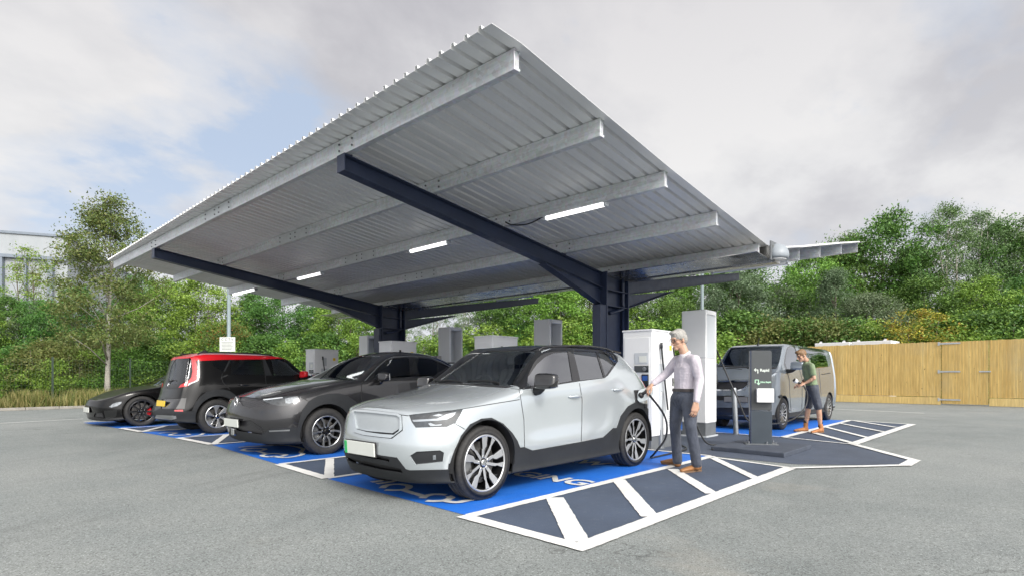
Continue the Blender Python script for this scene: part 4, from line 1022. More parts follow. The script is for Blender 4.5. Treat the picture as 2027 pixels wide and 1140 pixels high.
class Cutter:
    """separates regions of a body surface into meshes of their own"""
    def __init__(s, bm, org):
        s.bm = bm; s.cam = Vector((0,0,CH))-Vector(org)
    def _pj(s, mode, mir):
        cam = s.cam.copy(); cam.y *= mir
        if mode == 'cam':
            def pj(p):
                q = p-cam; q = Vector((q.x, q.y*mir, q.z)); d = q.dot(FW)
                if d < .05: return (1e6,1e6)
                return (CX+F*q.dot(RT)/d, HY-F*q.z/d)
            def ray(u): 
                v = FW+RT*((u[0]-CX)/F)+Vector((0,0,(HY-u[1])/F)); return Vector((v.x, v.y*mir, v.z))
            def plane(a, b): return cam, ray(a).cross(ray(b)).normalized()
            def facing(f): return f.normal.dot(cam-f.calc_center_median()) > 0
        elif mode == 'side':
            def pj(p): return (p.x, p.z)
            def plane(a, b): return Vector((a[0],0,a[1])), Vector((b[1]-a[1], 0, -(b[0]-a[0]))).normalized()
            def facing(f): return f.normal.y*mir < -.12
        elif mode == 'top':
            def pj(p): return (p.x, p.y)
            def plane(a, b): return Vector((a[0],a[1],0)), Vector((b[1]-a[1], -(b[0]-a[0]), 0)).normalized()
            def facing(f): return f.normal.z > .15
        elif mode in ('front','rear'):
            sg = -1 if mode == 'front' else 1
            def pj(p): return (p.y*mir, p.z)
            def plane(a, b): return Vector((0,a[0]*mir,a[1])), Vector((0, b[1]-a[1], -(b[0]-a[0])*mir)).normalized()
            def facing(f): return f.normal.x*sg > .2
        return pj, plane, facing
    def region(s, poly, mode='cam', mir=1, minx=None, maxx=None):
        bm = s.bm; pj, plane, facing = s._pj(mode, mir)
        us = [p[0] for p in poly]; vs = [p[1] for p in poly]
        def bb(f):
            P = [pj(v.co) for v in f.verts]; a = [p[0] for p in P]; b = [p[1] for p in P]
            return min(a), max(a), min(b), max(b)
        bm.normal_update()
        U0, U1, V0, V1 = min(us), max(us), min(vs), max(vs)
        ok = lambda f: (minx is None or f.calc_center_median().x > minx) and (maxx is None or f.calc_center_median().x < maxx)
        cand = set()
        for f in bm.faces:
            if not facing(f) or not ok(f): continue
            q = bb(f)
            if q[0] <= U1 and q[1] >= U0 and q[2] <= V1 and q[3] >= V0: cand.add(f)
        n = len(poly)
        for k in range(n):
            a, b = poly[k], poly[(k+1) % n]
            if abs(a[0]-b[0])+abs(a[1]-b[1]) < 1e-9: continue
            u0, u1, v0, v1 = min(a[0],b[0]), max(a[0],b[0]), min(a[1],b[1]), max(a[1],b[1])
            sel = []
            for f in cand:
                q = bb(f)
                if q[0] <= u1 and q[1] >= u0 and q[2] <= v1 and q[3] >= v0: sel.append(f)
            if not sel: continue
            cand -= set(sel)
            geom = set(sel)
            for f in sel: geom.update(f.edges); geom.update(f.verts)
            co, no = plane(a, b)
            r = bmesh.ops.bisect_plane(bm, geom=list(geom), dist=1e-5, plane_co=co, plane_no=no)
            for g_ in r['geom']:
                if isinstance(g_, bmesh.types.BMFace) and g_.is_valid: cand.add(g_)
        res = []
        for f in cand:
            if not f.is_valid: continue
            x, y = pj(f.calc_center_median()); ins = False; j = n-1
            for i in range(n):
                xi, yi = poly[i]; xj, yj = poly[j]
                if (yi > y) != (yj > y) and x < (xj-xi)*(y-yi)/(yj-yi)+xi: ins = not ins
                j = i
            if ins: res.append(f)
        return res
    def take(s, poly, mode='cam', mir=1, keep=False, **kw):
        fs = s.region(poly, mode, mir, **kw)
        nb = bmesh.new(); mp = {}
        s.bm.normal_update()
        for f in fs:
            vv = []
            for v in f.verts:
                if v not in mp: mp[v] = nb.verts.new(v.co); mp[v].normal = v.normal
                vv.append(mp[v])
            try: g_ = nb.faces.new(vv); g_.smooth = True; g_.material_index = f.material_index
            except ValueError: pass
        if not keep: bmesh.ops.delete(s.bm, geom=fs, context='FACES')
        nb.normal_update()
        return nb
from mathutils.bvhtree import BVHTree
def nose(bm, y, z, rear=False):
    t = BVHTree.FromBMesh(bm); h = t.ray_cast(Vector((9 if rear else -3, y, z)), Vector((-1 if rear else 1, 0, 0)))
    return h[0].x if h[0] else 0.
def sharp(bm):
    for e in bm.edges:
        if len(e.link_faces) < 2: e.smooth = False
def off(nb, d):
    for v in nb.verts: v.co += v.normal*d
    return nb
def sub(name, nb, mat, root, d=0., solid=.01, keepidx=False, label=None):
    if len(nb.faces) == 0: nb.free(); return None
    if name.endswith('window'):
        left = set(nb.faces); isl = []
        while left:
            st = [left.pop()]; cur = [st[0]]
            while st:
                f = st.pop()
                for e in f.edges:
                    for g_ in e.link_faces:
                        if g_ in left: left.discard(g_); st.append(g_); cur.append(g_)
            isl.append(cur)
        if len(isl) > 1:
            isl.sort(key=lambda c: -sum(f.calc_area() for f in c))
            bmesh.ops.delete(nb, geom=[f for c in isl[1:] for f in c], context='FACES')
    if d: off(nb, d)
    if not keepidx:
        for f in nb.faces: f.material_index = 0
    sharp(nb)
    o = link(name, nb, mat, root)
    if solid:
        m = o.modifiers.new('solid', 'SOLIDIFY'); m.thickness = solid; m.offset = -1
    if label: o['label'] = label
    return o
def strip_poly(pts, w):
    """closed thin polygon around a polyline (2d)"""
    L = []; Rr = []
    for i, p in enumerate(pts):
        a = Vector(pts[max(i-1,0)]); b = Vector(pts[min(i+1,len(pts)-1)]); d = (b-a).normalized(); n = Vector((-d.y,d.x))*w/2
        L.append(tuple(Vector(p)+n)); Rr.append(tuple(Vector(p)-n))
    return L+Rr[::-1]
def circ(cx, cz, r, n=40, a0=0, a1=2*pi): return [(cx+r*cos(a0+(a1-a0)*k/n), cz+r*sin(a0+(a1-a0)*k/n)) for k in range(n)]
# ---------------------------------------------------------------- wheels
def wheel(parent, r, w, rr, style, side=-1, colour='alloy', caliper=None):
    """tyre centred on the origin, axle along y; visible face towards side*y"""
    b = MB(); s = side
    prof = [(rr-.004,-w*.36),(rr+.012,-w*.47),(rr+.045,-w*.505),(r-.045,-w*.50),(r-.018,-w*.46),(r-.004,-w*.39)]
    gr = []
    for k in (-.22,0,.22): gr += [(r,w*k-.008),(r-.010,w*k-.006),(r-.010,w*k+.006),(r,w*k+.008)]
    full = prof+[(r,-w*.34)]+gr+[(r,w*.34)]+[(a,-h) for a, h in prof[::-1]]
    b.lathe([(a, h*1.0) for a, h in full], 'y', 72)
    o = link('wheel', b, M['rubber'], parent, smooth=True)
    mats = [M[colour], M['alloy_black'], M['chrome']]
    b = MB()
    yo = s*w*.42     # outer plane
    b.lathe([(rr+.010, yo),(rr-.004, yo+s*.006),(rr-.014, yo),(rr-.018, yo-s*.03),(rr-.03,-s*w*.1),(rr-.03,-s*w*.42),(rr+.004,-s*w*.46)], 'y', 72, mi=1)
    b.lathe([(rr+.011, yo+s*.0005),(rr-.002, yo+s*.0075),(rr-.013, yo+s*.0015)], 'y', 72, mi=0)
    def spoke(poly, th=.035, mi=0, dish=.025, side_mi=1):
        # poly in (radial, tangential); dish pulls the hub end inwards
        n = len(b.v); k = len(poly)
        for layer in (0, 1):
            for (x, z) in poly:
                q = math.hypot(x, z)/rr; y = yo-s*(dish*(1-q)**1.0)+s*.002 if layer == 0 else yo-s*(dish*(1-q)+th)
                b.v.append((x, y, z))
        b.f.append(tuple(n+i for i in range(k))); b.m.append(mi)
        b.f.append(tuple(n+k+i for i in range(k))[::-1]); b.m.append(side_mi)
        for i in range(k):
            j = (i+1) % k; b.f.append((n+i, n+j, n+k+j, n+k+i)); b.m.append(side_mi)
    rot = lambda P, a: spokerot(P, a)
    def spokerot(P, a): return [(x*cos(a)-z*sin(a), x*sin(a)+z*cos(a)) for x, z in P]
    R1 = rr-.010
    if style == 'blade5':      # five wide faceted blades each with a slim curved partner
        for k in range(5):
            a = pi/2+2*pi*k/5+.12
            spoke(rot([(.045,-.016),(.12,-.020),(R1*.60,-.050),(R1*.97,-.062),(R1*.985,.010),(R1*.55,.004),(.13,.012),(.045,.016)], a), .03, 0, .03)
            spoke(rot([(R1*.50,-.036),(R1*.62,-.060),(R1*.96,-.074),(R1*.965,-.067),(R1*.63,-.053),(R1*.50,-.030)], a), .02, 1, .024)
            a2 = a+.62
            spoke(rot([(.045,-.014),(.15,-.016),(R1*.70,-.006),(R1*.97,-.018),(R1*.985,.036),(R1*.72,.014),(.15,.012),(.045,.014)], a2), .03, 0, .03)
    elif style == 'twin5':
        for k in range(5):
            a = pi/2+2*pi*k/5
            for d in (-1, 1):
                spoke(rot([(.06,d*.012),(R1*.55,d*.020),(R1*.97,d*.070),(R1*.985,d*.115),(R1*.60,d*.052),(.06,d*.040)], a), .04, 0, .035)
    elif style == 'leaf6':
        for k in range(6):
            a = pi/2+2*pi*k/6+.25
            spoke(rot([(.05,-.012),(.12,-.03),(R1*.97,-.105),(R1*.985,.02),(.12,.012),(.05,.012)], a), .03, 0, .03)
            spoke(rot([(.06,.014),(.13,.016),(R1*.96,.028),(R1*.96,.034),(.13,.022),(.06,.02)], a), .03, 2, .028)
    elif style == 'turbine10':
        for k in range(10):
            a = 2*pi*k/10
            spoke(rot([(.05,-.010),(R1*.6,-.026),(R1*.97,-.012),(R1*.985,.026),(R1*.6,.008),(.05,.010)], a), .035, 0, .03)
    elif style == 'multi':
        for k in range(7):
            a = pi/2+2*pi*k/7
            for d in (-1, 1):
                spoke(rot([(.045,d*.006),(R1*.6,d*.012),(R1*.97,d*.034),(R1*.985,d*.075),(R1*.6,d*.038),(.045,d*.024)], a), .04, 0, .03)
    # hub
    b.lathe([(.085, yo-s*.045),(.075, yo-s*.028),(.0,yo-s*.028)], 'y', 30, mi=1)
    b.lathe([(.034, yo-s*.03),(.034, yo-s*.012),(.026, yo-s*.008),(0, yo-s*.007)], 'y', 24, mi=2 if style in ('blade5','leaf6') else (0 if style != 'twin5' else 1))
    for k in range(5):
        a = 2*pi*k/5+.4; b.lathe([(.011, yo-s*.03),(.011, yo-s*.016),(0, yo-s*.015)], 'y', 6, (.06*cos(a), 0, .06*sin(a)), mi=2)
    rim = link('rim', b, mats, o, bevel=.002)
    b = MB(); yb = yo-s*.085
    b.lathe([(.06,yb),(rr*.74,yb),(rr*.74,yb-s*.028),(.06,yb-s*.028)], 'y', 48); link('brake_disc', b, M['disc'], o)
    b = MB(); b.lathe([(rr*.5,yb+s*.03),(rr*.80,yb+s*.03),(rr*.80,yb-s*.05),(rr*.5,yb-s*.05),(rr*.5,yb+s*.03)], 'y', 14, a0=R(-35) if caliper else R(155), a1=R(30) if caliper else R(215))
    link('brake_caliper', b, M[caliper] if caliper else M['alloy_grey'], o)
    b = MB(); b.lathe([(.02,yb-s*.03),(rr-.03,yb-s*.03)], 'y', 40); link('inner_shadow_plate', b, M['dark_inner'], o) if False else None
    return o
def wheels(root, r, w, rr, style, colour, pos, half, caliper=None, side_in=0.):
    """pos: list of x; half: lateral distance of the tyre's outer face"""
    near = wheel(root, r, w, rr, style, -1, colour, caliper); out = []
    far = wheel(root, r, w, rr, style, 1, colour, caliper)
    for i, x in enumerate(pos):
        n_ = near if i == 0 else copy_tree(near, root); n_.location = (x, -half+w*.5, r-.004)
        f_ = far if i == 0 else copy_tree(far, root); f_.location = (x, half-w*.5, r-.004)
        if i: n_.rotation_euler = (0, .5, 0)
    # inner arches
    for x in pos:
        for s in (-1, 1):
            b = MB(); b.lathe([(r+.055, s*(half-.012)),(r+.065, s*(half-.30)),(.05, s*(half-.30))], 'y', 30, (x,0,r), a0=R(-8), a1=R(188))
            link('wheel_arch_liner', b, M['dark_inner'], root)
def rbox(b, x0, x1, y0, y1, z0, z1): b.box(x0,x1,y0,y1,z0,z1)
def interior(root, w, zf, dash, seats, zs, wheel_side=1, seat='seat', steer=True):
    """dash: (x0,x1,z), seats: list of x; w half width"""
    b = MB(); b.box(dash[0]-.1, seats[-1]+.9, -w, w, zf, zf+.03); link('cabin_floor', b, M['dark_inner'], root)
    b = MB(); b.prism([(dash[0],-w,zf+.04),(dash[0],-w,dash[2]-.06),(dash[0]+.15,-w,dash[2]),(dash[1],-w,dash[2]-.03),(dash[1]+.05,-w,dash[2]-.2),(dash[1]-.1,-w,zf+.04)], (0,0,0), (0,2*w,0)); link('dashboard', b, M['black_plastic'], root, bevel=.02)
    for i, x in enumerate(seats):
        for s in (-1, 1):
            yc = s*w*.50; hw_ = w*.36
            b = MB(); b.box(x, x+.5, yc-hw_, yc+hw_, zs-.25, zs); st = link('seat', b, M[seat], root, bevel=.05)
            b = MB(); b.prism([(x+.42,yc-hw_,zs-.05),(x+.58,yc-hw_,zs+.60),(x+.70,yc-hw_,zs+.60),(x+.60,yc-hw_,zs-.05)], (0,0,0), (0,2*hw_,0)); link('seat_back', b, M[seat], st, bevel=.05)
            b = MB(); b.box(x+.60,x+.70,yc-.12,yc+.12,zs+.65,zs+.84); b.box(x+.64,x+.66,yc-.06,yc-.05,zs+.58,zs+.66); b.box(x+.64,x+.66,yc+.05,yc+.06,zs+.58,zs+.66); link('headrest', b, M[seat], st, bevel=.03)
    if steer:
        b = MB(); c = Vector((dash[1]+.20, wheel_side*w*.5, dash[2]+.02)); pts = []
        for k in range(25):
            a = 2*pi*k/24; pts.append(c+Vector((cos(a)*.17*.45, sin(a)*.18, cos(a)*.17*.9)))
        b.tube(pts, .015, 8, caps=False); b.tube([c+Vector((0,-.17,0)), c+Vector((0,.17,0))], .014, 6); b.tube([c, c+Vector((-.22,0,-.1))], .03, 8); link('steering_wheel', b, M['black_plastic'], root, smooth=True)
def mirror(root, p, s, mats, sc=1.):
    """door mirror: shell with a base arm; p = centre of shell (local), s = side sign"""
    bm = bmesh.new(); bmesh.ops.create_cube(bm, size=1)
    for v in bm.verts:
        x, y, z = v.co
        v.co = (x*.13*(.75 if y*s > 0 else 1.0)+(.02 if z > 0 else 0), y*.24, z*(.15 if y*s < 0 else .13)+(.01 if z > 0 else 0))
        v.co *= sc; v.co += Vector(p)
    o = link('door_mirror', bm, mats[0], root, smooth=True, subd=3)
    m0 = o.modifiers[0]; cr = o.data.attributes.new('crease_edge', 'FLOAT', 'EDGE')
    for i in range(len(o.data.edges)): cr.data[i].value = .35
    b = MB(); q = Vector(p); b.tube([q+Vector((.0,-s*.04,-.06))*sc, q+Vector((.02,-s*.10,-.09))*sc, q+Vector((.03,-s*.20,-.10))*sc], [.03*sc,.035*sc,.045*sc], 10); link('mirror_arm', b, mats[1], o, smooth=True)
    b = MB(); b.prism([q+Vector((.066*sc,-.09*sc,-.05*sc)), q+Vector((.066*sc,.09*sc,-.05*sc)), q+Vector((.066*sc,.085*sc,.06*sc)), q+Vector((.066*sc,-.085*sc,.06*sc))], (0,0,0), (.006,0,0)); link('mirror_glass', b, M['chrome'], o)
    return o
def handle(root, p, L, mat, s=-1, tilt=0.):
    b = MB(); q = Vector(p); n = 8; path = []; rs = []
    for k in range(n+1):
        t = k/n; path.append(q+Vector(((t-.5)*L, s*(.012+.022*sin(pi*t)), (t-.5)*L*tilt))); rs.append(.008+.008*sin(pi*t))
    b.tube(path, rs, 8); return link('door_handle', b, mat, root, smooth=True)
def plate(root, p, w, h, nrm_x, mat, tilt=0., yaw=0., flash=None):
    b = MB(); s = -1 if nrm_x < 0 else 1
    b.box(-.006,.006,-w/2,w/2,-h/2,h/2); o = link('number_plate', b, M[mat], root, bevel=.003); o.location = p; o.rotation_euler = (0,tilt,yaw)
    b = MB(); b.box(.0065,.018,-w/2-.008,w/2+.008,-h/2-.008,h/2+.008) if s < 0 else b.box(-.018,-.0065,-w/2-.008,w/2+.008,-h/2-.008,h/2+.008); link('plate_holder', b, M['black_plastic'], o)
    if flash:
        b = MB(); b.box(-.0085,-.0062,w/2-.045,w/2-.002,-h/2+.002,h/2-.002); link('plate_band', b, M[flash], o)
    return o
# ================================================================ pale silver SUV (foreground)
M['silver_paint'] = carpaint('pale_silver_paint', (.53,.575,.60), .5, .2, .04)
def T(y=None, z=None, dx=None):
    d = {'y': y or [(0,0)], 'z': z}
    if dx: d['dx'] = dx
    return d
def silver_suv():
    org = (3.03, 4.61, 0); wl = (.70, 3.42); r = .348
    root = thing('parked_car', 'pale silver SUV with black roof being charged by the grey haired man', 'car', org, 0, 'cars parked under the canopy')
    X = [0.0,.10,.27,.52,.90,1.14,1.25,1.50,1.80,2.2,2.55,2.8,3.1,3.48,3.68,3.84,3.96,4.03]
    rows = [
     T(z=[(0,.19),(3.5,.2),(4.03,.30)]),
     T([(0,.36),(.1,.54),(.27,.66),(.52,.72),(3.5,.72),(4.03,.5)], [(0,.19),(3.5,.2),(4.03,.30)]),
     T([(0,.40),(.1,.60),(.27,.75),(.52,.815),(3.5,.815),(3.8,.74),(4.03,.55)], [(0,.25),(.5,.24),(3.4,.26),(4.03,.36)]),
     T([(0,.42),(.1,.64),(.27,.79),(.52,.842),(1.2,.845),(1.45,.858),(2.6,.858),(2.85,.845),(3.5,.842),(3.8,.79),(4.03,.60)], [(0,.43),(1.3,.46),(2.7,.50),(4.03,.50)]),
     T([(0,.42),(.1,.635),(.27,.79),(.52,.85),(1.2,.848),(1.45,.832),(2.6,.832),(2.85,.848),(3.5,.85),(3.8,.80),(4.03,.60)], [(0,.63),(1.3,.60),(2.7,.66),(4.03,.66)]),
     T([(0,.40),(.1,.61),(.27,.765),(.52,.838),(3.4,.846),(3.8,.79),(4.03,.58)], [(0,.775),(.52,.80),(1.25,.88),(2.75,.95),(4.03,.93)]),
     T([(0,.37),(.1,.575),(.27,.72),(.52,.79),(1.14,.81),(2.75,.812),(3.1,.78),(3.48,.735),(3.68,.71),(3.84,.66),(4.03,.52)], [(0,.822),(.27,.85),(.52,.878),(1.14,.985),(1.25,1.02),(1.8,1.06),(2.2,1.085),(2.75,1.135),(3.1,1.22),(3.48,1.215),(3.68,1.16),(3.84,1.10),(4.03,1.03)]),
     T([(0,.31),(.1,.46),(.27,.57),(.52,.635),(1.14,.69),(1.25,.692),(1.5,.645),(1.8,.588),(2.2,.592),(2.75,.590),(3.1,.578),(3.48,.55),(3.68,.60),(3.84,.58),(4.03,.45)],
       [(0,.845),(.27,.89),(.52,.925),(.9,.985),(1.14,1.035),(1.25,1.06),(1.5,1.235),(1.8,1.432),(2.2,1.478),(2.75,1.482),(3.1,1.475),(3.48,1.432),(3.68,1.255),(3.84,1.13),(4.03,1.05)]),
     T([(0,.16),(.1,.24),(.27,.30),(.52,.33),(1.25,.37),(1.8,.33),(3.48,.32),(4.03,.25)],
       [(0,.855),(.27,.915),(.52,.952),(.9,1.015),(1.14,1.06),(1.25,1.075),(1.5,1.25),(1.8,1.46),(2.2,1.525),(2.75,1.538),(3.1,1.53),(3.48,1.485),(3.68,1.29),(3.84,1.15),(4.03,1.06)]),
     T(z=[(0,.858),(.27,.92),(.52,.958),(.9,1.022),(1.14,1.066),(1.25,1.08),(1.5,1.255),(1.8,1.467),(2.2,1.532),(2.75,1.545),(3.1,1.537),(3.48,1.492),(3.68,1.295),(3.84,1.155),(4.03,1.062)]),
    ]
    fdx = [.14,.12,.06,.0,.01,.035,.055,.07,.07,.07]; rdx = [-.12,-.12,-.06,0,0,-.01,-.03,-.04,-.04,-.04]
    def mf(i, r, x): return 2 if r <= 1 else 1 if (r >= 7 and 1.2 <= x < 3.48) or (r == 6 and 1.2 <= x < 1.75) else 0
    def cr(i, r, i2, r2, x):
        if r == r2 == 7 and x > 1.1: return .35
        if r == r2 == 6: return .45 if x < 1.3 else .3
        if i == i2 and r >= 6 and r2 >= 6 and abs(X[i]-1.25) < .01: return .6
        if i == i2 and r >= 7 and r2 >= 7 and abs(X[i]-3.48) < .01: return .5
        if r == r2 == 2: return .3
    bm = loft(X, rows, fdx, rdx, -.035, .03, cr, mf)
    px_ = nose(bm, .10, .475)
    c = Cutter(bm, org)
    S = lambda L: [(660+x*.3256, 660+y*.3256) for x, y in L]
    R3 = lambda L: [(1010+x*.2193, 670+y*.2193) for x, y in L]
    R2 = lambda L: [(840+x*.12333, 670+y*.12333) for x, y in L]
    R1 = lambda L: [(670+x*.19305, 760+y*.19305) for x, y in L]
    # wheel openings
    for x in wl:
        for s in (1,-1):
            sub('x', c.take(circ(x, r, r+.060)+[], 'side', s), M['dark_inner'], root) if False else c.take(circ(x, r, r+.052), 'side', s).free()
    # glass
    for s in (1,-1):
        GS = M['glass_side'] if s == 1 else M['glass']
        sub('front_side_window', c.take(R3([(150,425),(160,345),(240,230),(320,160),(400,127),(520,116),(562,376),(412,405)]), mir=s, minx=1.2), GS, root, -.006, .004)
        sub('rear_side_window', c.take(R3([(570,110),(775,118),(845,350),(632,374)]), mir=s, minx=1.2), GS, root, -.006, .004)
        sub('quarter_window', c.take(R3([(793,120),(868,135),(950,192),(950,205),(858,338)]), mir=s, minx=1.2), GS, root, -.006, .004)
        sub('window_trim', c.take(R3([(80,455),(84,425),(150,330),(235,215),(290,118),(390,82),(560,72),(740,74),(880,92),(968,160),(972,205),(885,328),(852,354),(640,381),(400,418),(210,450)]), mir=s, minx=1.15), M['gloss_black'], root, 0, .012)
    sub('windscreen', c.take(R2([(185,700),(640,385),(860,240),(1010,198),(1400,188),(1805,205),(1372,757),(900,738),(420,706)]), minx=1.0, maxx=2.4), M['glass_screen'], root, -.004, .004)
    sub('wiper_cowl', c.take(R2([(60,712),(400,700),(1000,745),(1460,762),(1300,790),(900,762),(400,728)]), minx=1.0, maxx=1.5), M['black_plastic'], root, 0, .012)
    # front
    HL = S([(458,492),(560,480),(680,466),(787,456),(772,492),(745,540),(690,566),(500,570),(475,535)])
    for s in (1,-1):
        sub('headlight_led', c.take(S([(478,522),(630,514),(690,486),(748,472),(738,490),(695,518),(640,526),(486,534)]), mir=s, maxx=.9), M['drl'], root, -.004, .01)
        sub('headlight_led', c.take(S([(575,545),(590,540),(620,552),(660,548),(655,556),(590,560)]), mir=s, maxx=.9), M['drl'], root, -.004, .01)
        sub('headlight_led', c.take(S([(600,496),(640,484),(668,492),(640,500)]), mir=s, maxx=.9), M['drl'], root, -.004, .01)
        sub('headlight', c.take(HL, mir=s, maxx=.95), M['lamp_dark'], root, -.003, .01)
        sub('fog_lamp', c.take(S([(603,740),(622,737),(624,766),(605,768)]), mir=s, maxx=.6), M['lamp_clear'], root, -.005, .01)
        sub('fog_lamp_surround', c.take(S([(464,742),(505,716),(648,708),(672,722),(664,778),(500,796)]), mir=s, maxx=.7), M['trim_plastic'], root, -.012, .01)
    sub('grille_slot', c.take(R1([(190,452),(300,478),(560,500),(633,455),(625,478),(572,517),(440,508),(300,488),(190,458)]), maxx=.5), M['black_plastic'], root, -.012, .01)
    sub('grille_panel', c.take(R1([(160,278),(330,292),(600,322),(634,345),(632,455),(560,499),(190,451)]), maxx=.5), M['grille_grey'], root, -.008, .012)
    sub('grille_frame', c.take(R1([(146,258),(330,270),(610,302),(645,318),(654,468),(545,550),(420,538),(260,518),(165,490)]), maxx=.5), M['silver_paint'], root, .010, .018)
    for P in ([(118,672),(520,760),(527,795),(300,748),(112,700)], [(78,765),(95,745),(640,862),(662,910),(420,872),(150,805)]):
        sub('lower_grille', c.take(R1(P), maxx=.5), M['black_plastic'], root, -.03, .01)
    sub('front_bumper_trim', c.take(R1([(40,690),(100,660),(440,728),(600,750),(690,868),(730,880),(1130,872),(1130,1080),(640,1040),(330,960),(40,860)]), maxx=.72), M['trim_plastic'], root, .004, .014)
    # lower cladding, both sides
    CL = S([(700,790),(745,770),(742,700),(775,620),(830,550),(900,515),(960,510),(1030,545),(1085,600),(1118,650),(1133,690),(1160,688),(1210,708),(1510,655),(1640,628),(1700,572),(1722,572),(1745,500),(1790,440),(1840,412),(1890,425),(1922,470),(1938,540),(1940,640),(1930,720),(1700,760),(1400,830),(1090,900),(740,930),(690,900)])
    for s in (1,-1):
        sub('lower_cladding', c.take(CL, mir=s, minx=.12), M['trim_plastic'], root, .006, .016)
    # seams
    gaps = [S([(440,493),(600,482),(790,455),(960,427),(1134,399)]), S([(1128,338),(1140,400),(1158,520),(1163,690)]), S([(1496,300),(1512,400),(1510,560),(1507,655)]), S([(1130,338),(1075,330)]), S([(730,540),(800,580)])]
    for g_ in gaps:
        for s in (1,-1):
            sub('panel_seam', c.take(strip_poly(g_, 1.5), mir=s, minx=.1), M['black_plastic'], root, -.006, .004)
    sub('panel_seam', c.take(strip_poly(R1([(146,258),(150,400),(162,492),(260,520),(420,540),(547,553),(657,470),(648,318)]), 1.6), maxx=.6), M['black_plastic'], root, -.006, .004)
    sub('panel_seam', c.take(strip_poly(R1([(135,252),(300,262),(600,297),(640,312),(720,322)]), 1.7), maxx=.6), M['black_plastic'], root, -.008, .004)
    # tailgate glass and lamps (face away from the camera)
    sub('rear_window', c.take([(-.48,1.20),(.48,1.20),(.44,1.40),(-.44,1.40)], 'rear', minx=3.3), M['glass_dark'], root, -.004, .004)
    for s in (1,-1): sub('tail_light', c.take([(-.70,.72),(-.52,.72),(-.56,.95),(-.50,1.25),(-.62,1.25),(-.75,1.0)], 'rear', s, minx=3.5), M['lamp_red'], root, .004, .01)
    sharp(bm)
    body = link('body', bm, [M['silver_paint'], M['gloss_black'], M['trim_plastic'], M['dark_inner']], root)
    m = body.modifiers.new('solid', 'SOLIDIFY'); m.thickness = .014; m.offset = -1; m.material_offset = 5; m.material_offset_rim = 0
    # details
    mirror(root, (1.40,-.985,1.10), -1, (M['gloss_black'], M['trim_plastic']), 1.08); mirror(root, (1.42,.985,1.075), 1, (M['gloss_black'], M['trim_plastic']))
    for s in (-1,1):
        for x, z in ((2.08,.935),(2.97,.995)): handle(root, (x, s*.838, z), .24, M['silver_paint'], s, .03)
        b = MB(); b.tube(bez([(1.80,s*.555,1.440),(1.92,s*.56,1.485),(2.4,s*.565,1.515),(2.8,s*.56,1.525),(3.15,s*.545,1.512),(3.32,s*.535,1.475)],6), .013, 8); link('roof_rail', b, M['gloss_black'], root, smooth=True)
    b = MB(); b.prism([(3.42,-.50,1.478),(3.42,.50,1.478),(3.66,.46,1.462),(3.66,-.46,1.462)], (0,0,0), (0,0,.022)); link('rear_spoiler', b, M['gloss_black'], root, bevel=.008)
    plate(root, (px_-.022,.10,.475), .50, .125, -1, 'plate_white', R(-4), 0, 'plate_green')
    for a in ((1.27,-.45),(1.27,.12)):
        b = MB(); b.tube(bez([(a[0],a[1],1.088),(a[0]+.03,a[1]+.22,1.105),(a[0]+.02,a[1]+.5,1.102)],5), .008, 6); link('wiper', b, M['black_plastic'], root)
    interior(root, .64, .30, (1.05,1.55,1.0), (1.75,2.6), .66)
    wheels(root, r, .235, .262, 'blade5', 'alloy', wl, .845)
    # open charging flap with socket
    b = MB(); u = Vector((.62,-.78,0)); o0 = Vector((3.40,-.862,.90))
    pts = [o0+u*a+Vector((0,0,z)) for a, z in ((.0,-.05),(.03,-.075),(.13,-.045),(.185,.0),(.20,.035),(.20,.105),(.18,.125),(.05,.09),(.015,.07),(.0,.03))]
    b.prism(pts, (0,0,0), (.012,.010,.0)); link('charging_flap', b, M['silver_paint'], root, bevel=.004)
    b = MB(); b.box(3.36,3.52,-.856,-.83,.82,.98); link('charging_socket', b, M['black_plastic'], root, bevel=.008)
    b = MB(); b.box(3.60,3.66,-.862,-.825,.74,.80); link('socket_cover', b, M['black_plastic'], root, bevel=.012)
    return root
M['grille_grey'] = simple('grey_grille_panel', (.36,.39,.41), .34, .1, .05, 4)
silver_suv()
